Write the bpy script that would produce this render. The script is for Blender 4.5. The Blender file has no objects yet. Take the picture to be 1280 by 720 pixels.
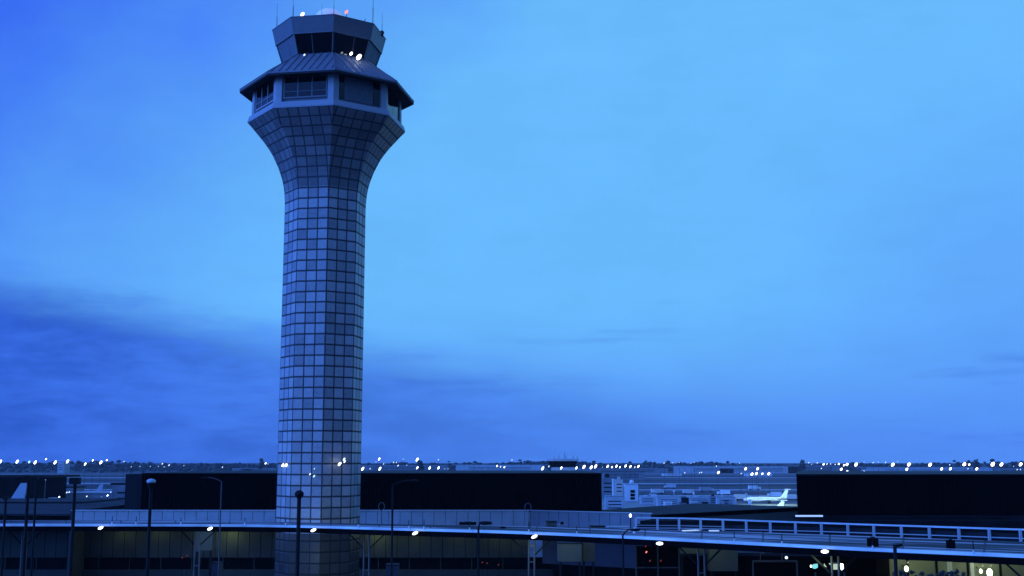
import bpy, bmesh, math, random
from mathutils import Vector, Matrix
random.seed(7)
S = bpy.context.scene
COL = S.collection
R = math.radians

# ------------------------------------------------------------ camera
F = 1480.0; PITCH = math.atan(218.0 / F); H = 20.0
cam = bpy.data.objects.new('camera', bpy.data.cameras.new('camera'))
COL.objects.link(cam)
cam.location = (0, 0, H)
cam.rotation_euler = (R(90) + PITCH, 0, 0)
cam.data.sensor_width = 36.0
cam.data.lens = 36.0 * F / 1280.0
cam.data.clip_start = 0.5; cam.data.clip_end = 60000
S.camera = cam

# ------------------------------------------------------------ sky
def lin(r, g, b):
    f = lambda c: (c/255/12.92) if c/255 <= .04045 else ((c/255+.055)/1.055)**2.4
    return (f(r), f(g), f(b), 1.0)
W = bpy.data.worlds.new('World'); S.world = W; W.use_nodes = True
nt = W.node_tree; N = nt.nodes; L = nt.links
for n in list(N): N.remove(n)
def M(op, a, b=None, c=None, clamp=False):
    n = N.new('ShaderNodeMath'); n.operation = op; n.use_clamp = clamp
    for i, v in enumerate((a, b, c)):
        if v is None: continue
        if isinstance(v, (int, float)): n.inputs[i].default_value = v
        else: L.new(v, n.inputs[i])
    return n.outputs[0]
def SM(v, lo, hi):
    n = N.new('ShaderNodeMapRange'); n.interpolation_type = 'SMOOTHSTEP'
    L.new(v, n.inputs[0]); n.inputs[1].default_value = lo; n.inputs[2].default_value = hi
    return n.outputs[0]
def MIX(f, a, b, mode='MIX'):
    n = N.new('ShaderNodeMix'); n.data_type = 'RGBA'; n.blend_type = mode
    for s, v in ((0, f), (6, a), (7, b)):
        if isinstance(v, (int, float, tuple)): n.inputs[s].default_value = v
        else: L.new(v, n.inputs[s])
    return n.outputs[2]
def NOISE(vec, scale, detail, rough=.5):
    n = N.new('ShaderNodeTexNoise'); L.new(vec, n.inputs['Vector'])
    n.inputs['Scale'].default_value = scale; n.inputs['Detail'].default_value = detail; n.inputs['Roughness'].default_value = rough
    return n.outputs['Fac']
tc = N.new('ShaderNodeTexCoord'); sx = N.new('ShaderNodeSeparateXYZ'); L.new(tc.outputs['Generated'], sx.inputs[0])
az = M('MULTIPLY', M('ARCTAN2', sx.outputs[0], sx.outputs[1]), 57.2958)
el = M('MULTIPLY', M('ARCSINE', sx.outputs[2]), 57.2958)
cv = N.new('ShaderNodeCombineXYZ')
L.new(M('MULTIPLY', az, .045), cv.inputs[0]); L.new(M('MULTIPLY', el, .16), cv.inputs[1])
n1 = NOISE(cv.outputs[0], 1.3, 6, .55)
cv2 = N.new('ShaderNodeCombineXYZ')
L.new(M('MULTIPLY', az, .05), cv2.inputs[0]); L.new(M('MULTIPLY', el, .45), cv2.inputs[1]); cv2.inputs[2].default_value = 3.7
n2 = NOISE(cv2.outputs[0], 2.2, 7, .6)
cv3 = N.new('ShaderNodeCombineXYZ')
L.new(M('MULTIPLY', az, .09), cv3.inputs[0]); L.new(M('MULTIPLY', el, .12), cv3.inputs[1]); cv3.inputs[2].default_value = 9.1
n3 = NOISE(cv3.outputs[0], 1.8, 6, .55)
BR = lin(106, 188, 255); DEEP = lin(58, 110, 244); LOWC = lin(84, 143, 252); BANK2 = lin(38, 82, 200)
m = M('ADD', M('DIVIDE', M('SUBTRACT', M('MULTIPLY', az, -1), 7), 16), M('DIVIDE', M('SUBTRACT', el, 13), 14))
m = M('ADD', M('MULTIPLY', m, .62), M('MULTIPLY', M('SUBTRACT', n3, .5), .55), clamp=True)
mback = SM(M('ABSOLUTE', az), 70, 110)                       # no deep patch behind the viewer
m = M('MULTIPLY', m, M('SUBTRACT', 1, mback))
base = MIX(m, BR, DEEP)
low = M('MULTIPLY', M('SUBTRACT', 1, SM(M('ADD', el, M('MULTIPLY', n1, 3)), 1.5, 10)), .85)
base = MIX(low, base, LOWC)
rdark = M('MULTIPLY', SM(az, 8, 24), M('MULTIPLY', M('SUBTRACT', 1, SM(el, 8, 20)), .4))
base = MIX(rdark, base, LOWC)
# cloud bank rising to the left
top = M('SUBTRACT', 4.5, M('MULTIPLY', az, .16))
q = M('SUBTRACT', el, top)
cv4 = N.new('ShaderNodeCombineXYZ')
L.new(M('MULTIPLY', az, .10), cv4.inputs[0]); L.new(M('MULTIPLY', el, .34), cv4.inputs[1]); cv4.inputs[2].default_value = 5.2
n4 = NOISE(cv4.outputs[0], 2.4, 8, .62)
q = M('ADD', q, M('ADD', M('MULTIPLY', M('SUBTRACT', n2, .5), -1.6), M('MULTIPLY', M('SUBTRACT', n4, .5), -2.6)))
bank = M('SUBTRACT', 1, SM(q, -2.0, 1.2))
bs = N.new('ShaderNodeMapRange'); L.new(az, bs.inputs[0])
bs.inputs[1].default_value = -20; bs.inputs[2].default_value = 14; bs.inputs[3].default_value = .95; bs.inputs[4].default_value = .12
bank = M('MULTIPLY', bank, bs.outputs[0])
bcol = MIX(SM(M('ADD', M('MULTIPLY', n1, .4), M('MULTIPLY', n4, .6)), .36, .64), BANK2, lin(58, 110, 234))
base = MIX(bank, base, bcol)
# soft variation and thin streaks
var = M('ADD', .86, M('ADD', M('MULTIPLY', n3, .16), M('MULTIPLY', n4, .12)))
base = MIX(1.0, base, (1, 1, 1, 1), 'MULTIPLY')
vc = N.new('ShaderNodeCombineColor')
for i in range(3): L.new(var, vc.inputs[i])
base = MIX(1.0, base, vc.outputs[0], 'MULTIPLY')
strk = M('MULTIPLY', SM(n2, .55, .75), M('SUBTRACT', 1, SM(el, 4, 11)))
base = MIX(M('MULTIPLY', strk, .30), base, lin(45, 86, 205))
# sky out of view: overhead, left and right tones shaped to light the tower
side = SM(az, -35, -90); sideb = SM(az, 40, 120)
hi = SM(el, 26, 60)
base = MIX(M('MULTIPLY', side, .9), base, (.10, .34, 1.5, 1))
base = MIX(M('MULTIPLY', sideb, .7), base, (.02, .08, .45, 1))
base = MIX(hi, base, (.085, .225, 1.05, 1))
# below the horizon
base = MIX(SM(el, -1.5, -.2), lin(14, 24, 60), base)
sky = N.new('ShaderNodeTexSky'); sky.sky_type = 'NISHITA'; sky.sun_disc = False
SUN_EL, SUN_AZ = R(14), R(-112)
sky.sun_elevation = SUN_EL; sky.sun_rotation = SUN_AZ
bg1 = N.new('ShaderNodeBackground'); L.new(base, bg1.inputs[0]); bg1.inputs[1].default_value = .97
tint = MIX(1.0, sky.outputs[0], (.10, .35, 1, 1), 'MULTIPLY')
bg2 = N.new('ShaderNodeBackground'); L.new(tint, bg2.inputs[0]); bg2.inputs[1].default_value = .006
add = N.new('ShaderNodeAddShader'); L.new(bg1.outputs[0], add.inputs[0]); L.new(bg2.outputs[0], add.inputs[1])
wo = N.new('ShaderNodeOutputWorld'); L.new(add.outputs[0], wo.inputs[0])

sun = bpy.data.objects.new('sun', bpy.data.lights.new('sun', 'SUN')); COL.objects.link(sun)
sun.data.energy = 2.8; sun.data.angle = R(30); sun.data.color = (.07, .25, 1.0)
sd = Vector((math.sin(SUN_AZ)*math.cos(SUN_EL), math.cos(SUN_AZ)*math.cos(SUN_EL), math.sin(SUN_EL)))
sun.rotation_euler = sd.to_track_quat('Z', 'Y').to_euler()
sun.location = (-200, -80, 90)
vs = S.view_settings
vs.view_transform = 'Standard'; vs.look = 'None'; vs.exposure = 0; vs.gamma = 1; vs.use_curve_mapping = False
S.render.engine = 'CYCLES'

# ------------------------------------------------------------ helpers
def P(px, py, D):
    u = (px-640)/F; w = (360-py)/F
    d = (u, math.cos(PITCH)-w*math.sin(PITCH), math.sin(PITCH)+w*math.cos(PITCH))
    k = D/d[1]
    return Vector((d[0]*k, D, H+d[2]*k))
def PZ(px, py, z):                      # point on the level z seen at px, py
    u = (px-640)/F; w = (360-py)/F
    d = (u, math.cos(PITCH)-w*math.sin(PITCH), math.sin(PITCH)+w*math.cos(PITCH))
    k = (z-H)/d[2]
    return Vector((d[0]*k, d[1]*k, z))
def mpp(D): return D/F/ math.cos(PITCH) # metres per pixel of the 1280 wide photo

def mat(name, col, rough=.6, metal=0.0, var=.15, scale=2.0, bump=0.0, spec=.5, emit=None, es=0, stretch=(1,1,1), col2=None):
    m_ = bpy.data.materials.new(name); m_.use_nodes = True
    t = m_.node_tree; b = t.nodes['Principled BSDF']
    b.inputs['Roughness'].default_value = rough; b.inputs['Metallic'].default_value = metal
    b.inputs['Specular IOR Level'].default_value = spec
    tcn = t.nodes.new('ShaderNodeTexCoord'); mp = t.nodes.new('ShaderNodeMapping')
    mp.inputs['Scale'].default_value = stretch
    t.links.new(tcn.outputs['Object'], mp.inputs[0])
    nz = t.nodes.new('ShaderNodeTexNoise'); nz.inputs['Scale'].default_value = scale; nz.inputs['Detail'].default_value = 5
    t.links.new(mp.outputs[0], nz.inputs['Vector'])
    rp = t.nodes.new('ShaderNodeValToRGB'); e = rp.color_ramp.elements
    e[0].position = .3; e[1].position = .7
    c2 = col2 if col2 else tuple(min(1, c*(1+var)) for c in col)
    e[0].color = tuple(c*(1-var) for c in col)+(1,); e[1].color = tuple(c2)+(1,)
    t.links.new(nz.outputs['Fac'], rp.inputs[0]); t.links.new(rp.outputs[0], b.inputs['Base Color'])
    if bump:
        bp = t.nodes.new('ShaderNodeBump'); bp.inputs['Strength'].default_value = bump; bp.inputs['Distance'].default_value = .05
        t.links.new(nz.outputs['Fac'], bp.inputs['Height']); t.links.new(bp.outputs[0], b.inputs['Normal'])
    if emit:
        b.inputs['Emission Color'].default_value = tuple(emit)+(1,); b.inputs['Emission Strength'].default_value = es
        m_.cycles.emission_sampling = 'NONE'
    return m_
MT = {}
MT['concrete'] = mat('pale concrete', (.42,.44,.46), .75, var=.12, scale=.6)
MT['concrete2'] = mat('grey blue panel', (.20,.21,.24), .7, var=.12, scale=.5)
MT['coping'] = mat('metal coping', (.62,.64,.66), .35, .3)
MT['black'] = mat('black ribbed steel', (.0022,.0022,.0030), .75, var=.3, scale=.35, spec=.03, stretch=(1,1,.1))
MT['black2'] = mat('dark blue steel', (.012,.013,.018), .7, var=.4, scale=.3, spec=.2)
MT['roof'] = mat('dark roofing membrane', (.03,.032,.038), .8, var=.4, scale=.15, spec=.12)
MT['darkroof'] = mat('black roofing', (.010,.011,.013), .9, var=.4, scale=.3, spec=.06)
MT['pole'] = mat('dark painted steel', (.009,.0095,.011), .7, .1, spec=.2)
MT['dpole'] = mat('grey galvanised steel', (.09,.09,.095), .6, .2)
MT['rail'] = mat('galvanised rail', (.55,.56,.58), .5, .2, var=.1)
MT['shed'] = mat('pale metal cladding', (.48,.50,.52), .6, var=.2, scale=.2)
MT['shed2'] = mat('grey metal cladding', (.22,.23,.25), .6, var=.25, scale=.2)
MT['shed3'] = mat('white cladding', (.75,.76,.76), .5, var=.1, scale=.2)
MT['white'] = mat('white aircraft paint', (.80,.82,.80), .3, var=.03)
MT['glass'] = mat('dark glass', (.004,.005,.008), .05, var=.2, spec=.5)
MT['dglass'] = mat('dark entrance glass', (.003,.003,.004), .6, var=.2, spec=.04)
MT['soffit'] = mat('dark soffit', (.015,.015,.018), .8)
MT['cabwall'] = mat('cab fascia metal', (.16,.165,.18), .45, .2, var=.08)
MT['trim'] = mat('pale trim metal', (.36,.37,.40), .5, .1, var=.08)
MT['skirt'] = mat('standing seam metal', (.20,.205,.23), .6, .2, var=.12, scale=.8)
MT['blind'] = mat('louvre panel', (.13,.135,.16), .6, var=.15)
MT['lamp'] = mat('white lamp', (.9,.9,.9), .5, emit=(.92,.97,1), es=7)
MT['lampsoft'] = mat('canopy lamp lens', (.9,.9,.9), .5, emit=(.95,1,.9), es=2.2)
MT['lampdim'] = mat('distant lamp', (.9,.9,.9), .5, emit=(.75,.88,1), es=1.6)
MT['lampwarm'] = mat('warm white lamp', (.9,.9,.9), .5, emit=(1,.93,.84), es=7)
MT['lampcyan'] = mat('pale cyan lamp', (.9,.9,.9), .5, emit=(.45,.85,1), es=1.3)
MT['lampgreen'] = mat('greenish globe', (.9,.9,.9), .5, emit=(.88,1,.66), es=2.2)
MT['lampred'] = mat('red lamp', (.5,.05,.03), .5, emit=(1,.20,.16), es=2.0)
MT['lampreddim'] = mat('dim red lamp', (.5,.05,.03), .5, emit=(.8,.12,.05), es=.2)
MT['lamporange'] = mat('orange lamp', (.9,.6,.4), .5, emit=(1,.75,.6), es=4)
MT['cyansign'] = mat('cyan sign face', (.2,.6,.6), .5, emit=(.25,.85,.80), es=.9)
MT['palesign'] = mat('pale sign face', (.6,.65,.5), .5, emit=(.62,.75,.50), es=.75)
MT['fluor'] = mat('fluorescent tube', (.9,.9,.9), .5, emit=(.80,1,.62), es=.6)
MT['whitestrip'] = mat('lit white rooflight', (.85,.87,.9), .35, var=.05, emit=(.6,.85,1), es=.55)
MT['radome'] = mat('self-lit white radome', (.8,.82,.85), .45, var=.03, emit=(.45,.68,1), es=.25)  # weak emission paints in the light falling on the dome
MT['asphalt'] = mat('asphalt', (.05,.05,.052), .8, var=.3, scale=.3)
MT['leaf'] = mat('dark winter foliage', (.035,.045,.04), .9, var=.4, scale=.05)
MT['brown'] = mat('rusty brown casing', (.10,.075,.055), .8, var=.4, scale=1.5)
MT['fuselage'] = mat('silver aircraft skin', (.42,.45,.50), .35, .2, var=.06)

def roof_mat():
    m_ = bpy.data.materials.new('wet canopy roof'); m_.use_nodes = True
    t = m_.node_tree; b = t.nodes['Principled BSDF']
    uv = t.nodes.new('ShaderNodeUVMap'); mp = t.nodes.new('ShaderNodeMapping'); mp.inputs['Scale'].default_value = (.03, .42, 1)
    t.links.new(uv.outputs[0], mp.inputs[0])
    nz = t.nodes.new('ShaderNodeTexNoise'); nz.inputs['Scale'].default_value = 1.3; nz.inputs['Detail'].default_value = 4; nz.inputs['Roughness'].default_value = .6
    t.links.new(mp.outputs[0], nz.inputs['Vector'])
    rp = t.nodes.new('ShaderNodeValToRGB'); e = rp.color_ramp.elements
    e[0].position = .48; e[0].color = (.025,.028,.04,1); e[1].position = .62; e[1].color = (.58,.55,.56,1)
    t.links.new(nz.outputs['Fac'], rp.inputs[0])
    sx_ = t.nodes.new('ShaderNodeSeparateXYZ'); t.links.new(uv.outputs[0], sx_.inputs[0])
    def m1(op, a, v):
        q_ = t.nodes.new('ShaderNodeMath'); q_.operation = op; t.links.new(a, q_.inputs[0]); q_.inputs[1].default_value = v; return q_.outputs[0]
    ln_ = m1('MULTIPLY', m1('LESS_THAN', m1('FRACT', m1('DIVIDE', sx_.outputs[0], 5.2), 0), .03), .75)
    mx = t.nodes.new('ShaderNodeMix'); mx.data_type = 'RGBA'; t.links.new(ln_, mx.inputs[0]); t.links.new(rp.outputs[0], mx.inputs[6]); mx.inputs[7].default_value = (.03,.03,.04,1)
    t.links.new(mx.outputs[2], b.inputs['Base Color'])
    b.inputs['Roughness'].default_value = .7; b.inputs['Specular IOR Level'].default_value = .12
    return m_
MT['canopyroof'] = roof_mat()
MT['lip'] = mat('bright metal gutter', (.84,.82,.80), .5, .1, var=.35, scale=.35)

def ground_mat():
    m_ = bpy.data.materials.new('airfield ground'); m_.use_nodes = True
    t = m_.node_tree; b = t.nodes['Principled BSDF']
    tcn = t.nodes.new('ShaderNodeTexCoord'); mp = t.nodes.new('ShaderNodeMapping'); mp.inputs['Scale'].default_value = (.0016, .011, 1)
    t.links.new(tcn.outputs['Object'], mp.inputs[0])
    nz = t.nodes.new('ShaderNodeTexNoise'); nz.inputs['Scale'].default_value = 1; nz.inputs['Detail'].default_value = 6; nz.inputs['Roughness'].default_value = .65
    t.links.new(mp.outputs[0], nz.inputs['Vector'])
    rp = t.nodes.new('ShaderNodeValToRGB'); e = rp.color_ramp.elements
    e[0].position = .38; e[0].color = (.022,.028,.026,1); e[1].position = .62; e[1].color = (.16,.17,.18,1)
    t.links.new(nz.outputs['Fac'], rp.inputs[0]); t.links.new(rp.outputs[0], b.inputs['Base Color'])
    b.inputs['Roughness'].default_value = .95; b.inputs['Specular IOR Level'].default_value = .08
    return m_
MT['ground'] = ground_mat()
MT['taxi'] = mat('worn concrete pavement', (.44,.45,.46), .9, var=.3, scale=.01, spec=.1)
MT['apron'] = mat('apron concrete', (.14,.145,.15), .9, var=.35, scale=.02, spec=.1)

def tower_mat(name, light=1.0, joint=(.032,.038,.05,1)):
    m_ = bpy.data.materials.new(name); m_.use_nodes = True
    t = m_.node_tree; b = t.nodes['Principled BSDF']; n = t.nodes; l = t.links
    uv = n.new('ShaderNodeUVMap')
    sp = n.new('ShaderNodeSeparateXYZ'); l.new(uv.outputs[0], sp.inputs[0])
    def mm(op, a, bb=None, cl=False):
        q_ = n.new('ShaderNodeMath'); q_.operation = op; q_.use_clamp = cl
        for i, v in enumerate((a, bb)):
            if v is None: continue
            if isinstance(v, (int, float)): q_.inputs[i].default_value = v
            else: l.new(v, q_.inputs[i])
        return q_.outputs[0]
    def edge(s, wd):
        f = mm('FRACT', s); d = mm('MINIMUM', f, mm('SUBTRACT', 1, f))
        r_ = n.new('ShaderNodeMapRange'); r_.interpolation_type = 'SMOOTHSTEP'; l.new(d, r_.inputs[0])
        r_.inputs[1].default_value = wd*.35; r_.inputs[2].default_value = wd*1.5
        return r_.outputs[0]
    pan = mm('MULTIPLY', edge(sp.outputs[0], .07), edge(sp.outputs[1], .085))
    fl = n.new('ShaderNodeVectorMath'); fl.operation = 'FLOOR'; l.new(uv.outputs[0], fl.inputs[0])
    wn = n.new('ShaderNodeTexWhiteNoise'); wn.noise_dimensions = '3D'; l.new(fl.outputs[0], wn.inputs[0])
    nz = n.new('ShaderNodeTexNoise'); nz.inputs['Scale'].default_value = .22; nz.inputs['Detail'].default_value = 4; l.new(uv.outputs[0], nz.inputs['Vector'])
    nz2 = n.new('ShaderNodeTexNoise'); nz2.inputs['Scale'].default_value = 3; nz2.inputs['Detail'].default_value = 5; l.new(uv.outputs[0], nz2.inputs['Vector'])
    val = mm('ADD', mm('MULTIPLY', wn.outputs['Value'], .30), mm('ADD', mm('MULTIPLY', nz.outputs['Fac'], .35), mm('MULTIPLY', nz2.outputs['Fac'], .35)))
    rp = n.new('ShaderNodeValToRGB'); e = rp.color_ramp.elements
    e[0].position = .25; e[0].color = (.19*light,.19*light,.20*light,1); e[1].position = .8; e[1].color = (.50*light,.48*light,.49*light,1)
    l.new(val, rp.inputs[0])
    mx = n.new('ShaderNodeMix'); mx.data_type = 'RGBA'; l.new(pan, mx.inputs[0])
    mx.inputs[6].default_value = joint; l.new(rp.outputs[0], mx.inputs[7])
    l.new(mx.outputs[2], b.inputs['Base Color'])
    l.new(mm('SUBTRACT', .75, mm('MULTIPLY', pan, .37)), b.inputs['Roughness'])
    bp = n.new('ShaderNodeBump'); bp.inputs['Strength'].default_value = .5; bp.inputs['Distance'].default_value = .06
    l.new(mm('ADD', pan, mm('MULTIPLY', wn.outputs['Value'], .25)), bp.inputs['Height']); l.new(bp.outputs[0], b.inputs['Normal'])
    return m_
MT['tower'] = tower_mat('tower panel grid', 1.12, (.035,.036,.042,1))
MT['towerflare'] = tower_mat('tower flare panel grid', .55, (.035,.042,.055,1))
MT['towershade'] = tower_mat('shaded tower base grid', .13, (.005,.006,.008,1))  # panel albedo cut to carry the shade under the canopy
MT['lowwall'] = mat('shaded lower wall panel', (.036,.038,.032), .85, var=.2, scale=.4)  # canopy shade put into a darker wall colour
MT['lowblue'] = mat('shaded blue grey wall', (.038,.038,.055), .85, var=.2, scale=.4)  # unlit wall below the canopy, its shade put into the colour

class MB:
    def __init__(s): s.bm = bmesh.new()
    def box(s, x0, x1, y0, y1, z0, z1):
        v = [s.bm.verts.new((x, y, z)) for z in (z0, z1) for y in (y0, y1) for x in (x0, x1)]
        for f in ((0,2,3,1),(4,5,7,6),(0,1,5,4),(2,6,7,3),(0,4,6,2),(1,3,7,5)): s.bm.faces.new([v[i] for i in f])
        return s
    def obox(s, c, half, ax):      # oriented box: centre, half sizes, 3 axes
        v = []
        for k in (-1, 1):
            for j in (-1, 1):
                for i in (-1, 1): v.append(s.bm.verts.new(Vector(c)+ax[0]*(i*half[0])+ax[1]*(j*half[1])+ax[2]*(k*half[2])))
        for f in ((0,2,3,1),(4,5,7,6),(0,1,5,4),(2,6,7,3),(0,4,6,2),(1,3,7,5)): s.bm.faces.new([v[i] for i in f])
        return s
    def bar(s, a, b, w, h=None, up=(0,0,1)):
        a = Vector(a); b = Vector(b); d = (b-a); ln = d.length; d.normalize()
        u = Vector(up)
        if abs(d.dot(u)) > .99: u = Vector((0,1,0))
        sd_ = d.cross(u).normalized(); u2 = sd_.cross(d)
        return s.obox((a+b)/2, (w/2, (h or w)/2, ln/2), (sd_, u2, d))
    def tube(s, a, b, r0, r1=None, n=10, caps=True):
        a = Vector(a); b = Vector(b); r1 = r0 if r1 is None else r1
        d = (b-a).normalized(); u = Vector((0,0,1)) if abs(d.z) < .9 else Vector((1,0,0))
        p = d.cross(u).normalized(); q_ = d.cross(p)
        A = [s.bm.verts.new(a+(p*math.cos(t)+q_*math.sin(t))*r0) for t in [2*math.pi*i/n for i in range(n)]]
        B = [s.bm.verts.new(b+(p*math.cos(t)+q_*math.sin(t))*r1) for t in [2*math.pi*i/n for i in range(n)]]
        for i in range(n): s.bm.faces.new((A[i], A[(i+1)%n], B[(i+1)%n], B[i]))
        if caps: s.bm.faces.new(A[::-1]); s.bm.faces.new(B)
        return s
    def ball(s, c, rx, ry=None, rz=None, seg=10, rings=7, rot=None):
        ry = rx if ry is None else ry; rz = rx if rz is None else rz
        mtx = Matrix.Translation(Vector(c)) @ (rot if rot else Matrix.Identity(4)) @ Matrix.Diagonal((rx, ry, rz, 1))
        bmesh.ops.create_uvsphere(s.bm, u_segments=seg, v_segments=rings, radius=1, matrix=mtx)
        return s
    def prism(s, poly, z0, z1):
        A = [s.bm.verts.new((p[0], p[1], z0)) for p in poly]; B = [s.bm.verts.new((p[0], p[1], z1)) for p in poly]
        n = len(poly)
        for i in range(n): s.bm.faces.new((A[i], A[(i+1)%n], B[(i+1)%n], B[i]))
        s.bm.faces.new(A[::-1]); s.bm.faces.new(B)
        return s
    def rings(s, rs, closed=False):
        V = [[s.bm.verts.new(p) for p in r_] for r_ in rs]
        n = len(V[0])
        for a, b in zip(V, V[1:]):
            for i in range(n): s.bm.faces.new((a[i], a[(i+1)%n], b[(i+1)%n], b[i]))
        if closed:
            s.bm.faces.new(V[0][::-1]); s.bm.faces.new(V[-1])
        return V
    def build(s, name, m_, parent=None, smooth=False, norm=True):
        if norm: bmesh.ops.recalc_face_normals(s.bm, faces=s.bm.faces)
        root = parent
        while root is not None and root.parent is not None: root = root.parent
        if root is not None: bmesh.ops.translate(s.bm, verts=s.bm.verts, vec=-Vector(root.location))
        me = bpy.data.meshes.new(name); s.bm.to_mesh(me); s.bm.free()
        me.materials.append(MT[m_] if isinstance(m_, str) else m_)
        if smooth:
            for p in me.polygons: p.use_smooth = True
        o = bpy.data.objects.new(name, me); COL.objects.link(o)
        if parent is not None: o.parent = parent
        return o
def tag(o, label=None, cat=None, group=None, kind=None):
    if label: o['label'] = label
    if cat: o['category'] = cat
    if group: o['group'] = group
    if kind: o['kind'] = kind
    return o
def thing(name, label, cat, loc=(0,0,0), group=None):
    o = bpy.data.objects.new(name, None); COL.objects.link(o); o.location = loc; o.empty_display_size = .5
    return tag(o, label, cat, group)
def struct(mb, name, m_): return tag(mb.build(name, m_), kind='structure')

# ------------------------------------------------------------ ground
g = MB(); n = 1
v = [g.bm.verts.new(p) for p in ((-16000,-2000,0),(16000,-2000,0),(16000,30000,0),(-16000,30000,0))]; g.bm.faces.new(v)
struct(g, 'ground', 'ground')
def sheet(name, m_, pts, z):
    s_ = MB(); s_.bm.faces.new([s_.bm.verts.new((x, y, z)) for x, y in pts]); return struct(s_, name, m_)
sheet('apron', 'apron', ((-900,230),(900,230),(900,640),(-900,600)), .03)
for i, (a, w, tilt) in enumerate(((720,22,10),(870,30,-14),(1120,45,10),(1550,60,-30),(2050,70,40))):
    sheet('taxiway' if i % 2 == 0 else 'runway', 'taxi', ((-3000,a-tilt),(3000,a+tilt),(3000,a+w+tilt),(-3000,a+w-tilt)), .05+.004*i)
# elevated roadway of the terminals, and the road below it
road = MB(); road.box(-160, 160, 46, 132, 3.4, 4.4); struct(road, 'elevated_road', 'asphalt')
sheet('access_road', 'asphalt', ((-260,14),(260,14),(260,44),(-260,44)), .04)
kb = MB(); kb.box(-160,160,45.6,46,3.4,5.3); kb.box(-160,160,100,101.5,4.4,4.53); struct(kb, 'road_kerb', 'concrete')
for i, yy in enumerate((60, 78)):
    lm = MB()
    for k in range(-26, 27): lm.box(k*6-1.5, k*6+1.5, yy-.08, yy+.08, 4.404, 4.41)
    struct(lm, 'lane_marking', 'coping')

# ------------------------------------------------------------ control tower
TD = 140.0
TX = P(399.9, 560, TD).x
T = Vector((TX, TD, 0))
tower = thing('control_tower', 'tall octagonal airport control tower with flared top and dark glass cab', 'control tower', (TX, TD, 0))
AL = math.atan2(-TD, -TX) + R(3.7)
def ring_z(yc):
    return P(400, yc, TD).z
def ring_r(yc, rp):
    w = (360-yc)/F; return rp/F*TD/(math.cos(PITCH)-w*math.sin(PITCH))
def octv(k, r, z): 
    a = AL+k*math.pi/4; return Vector((TX+r*math.cos(a), TD+r*math.sin(a), z))
def ring(r, z): return [octv(k, r, z) for k in range(8)]
prof = [(ring_r(yc, rp), ring_z(yc)) for yc, rp in ((159.7,97.5),(167,90.6),(175,83.6),(182,77.6),(190,71.6),(197,67),(205,63),(212,59.6),(220,56.6),(227,54.2),(235,52.3),(243,51),(252,50.3),(262,50))]
prof.append((prof[-1][0], P(400,664,TD).z)); prof.append((prof[-1][0], 0.0))
def clad(name, pr, v0, m_='tower'):
    b = MB(); uvl = b.bm.loops.layers.uv.new('UVMap'); pw = 2*prof[-1][0]*math.sin(R(22.5))/3.0
    for k in range(8):
        v_ = v0
        for (r0, z0), (r1, z1) in zip(pr, pr[1:]):
            ds = math.hypot(r1-r0, z1-z0)/pw
            q_ = [octv(k, r0, z0), octv(k+1, r0, z0), octv(k+1, r1, z1), octv(k, r1, z1)]
            f = b.bm.faces.new([b.bm.verts.new(p) for p in q_])
            hw0 = r0*math.sin(R(22.5))/pw; hw1 = r1*math.sin(R(22.5))/pw
            uvs = ((-hw0, v_), (hw0, v_), (hw1, v_-ds), (-hw1, v_-ds))
            for lp, (a_, c_) in zip(f.loops, uvs): lp[uvl].uv = (a_+.5+100+10*k, c_+200)
            v_ -= ds
    bmesh.ops.remove_doubles(b.bm, verts=b.bm.verts, dist=.0005)
    return b.build(name, m_, tower), v_
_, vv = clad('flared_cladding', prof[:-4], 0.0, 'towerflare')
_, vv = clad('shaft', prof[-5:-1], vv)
clad('shaded_base', prof[-2:], vv, 'towershade')  # same cladding below the canopy line, darkened as painted shade
# sill band, office floor, eave
zt = ring_z(159.7); rt = ring_r(159.7, 97.5)
z1 = ring_z(151.5); r1 = ring_r(151.5, 93.0)
z2 = ring_z(126.5); r2 = ring_r(126.5, 92.0)
ze = ring_z(121.4); re_ = ring_r(121.4, 108)
b = MB(); b.rings([ring(rt, zt), ring(rt+.03, zt+.16), ring(r1+.25, z1-.05), ring(r1+.02, z1)]); 
b.rings([ring(rt, zt), ring(rt-1.2, zt+.02)])
b.build('sill_band', 'trim', tower)
b = MB(); b.rings([ring(r1-.3, z1), ring(r2-.3, z2+.6)]); b.build('office_wall', 'blind', tower)
def facept(k, r, z, t, out=0):          # t from -1..1 along face k
    a_, c_ = octv(k, r, z), octv(k+1, r, z); mid = (a_+c_)/2
    nrm = Vector((mid.x-TX, mid.y-TD, 0)).normalized()
    return mid + (c_-a_)*.5*t + nrm*out
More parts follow.
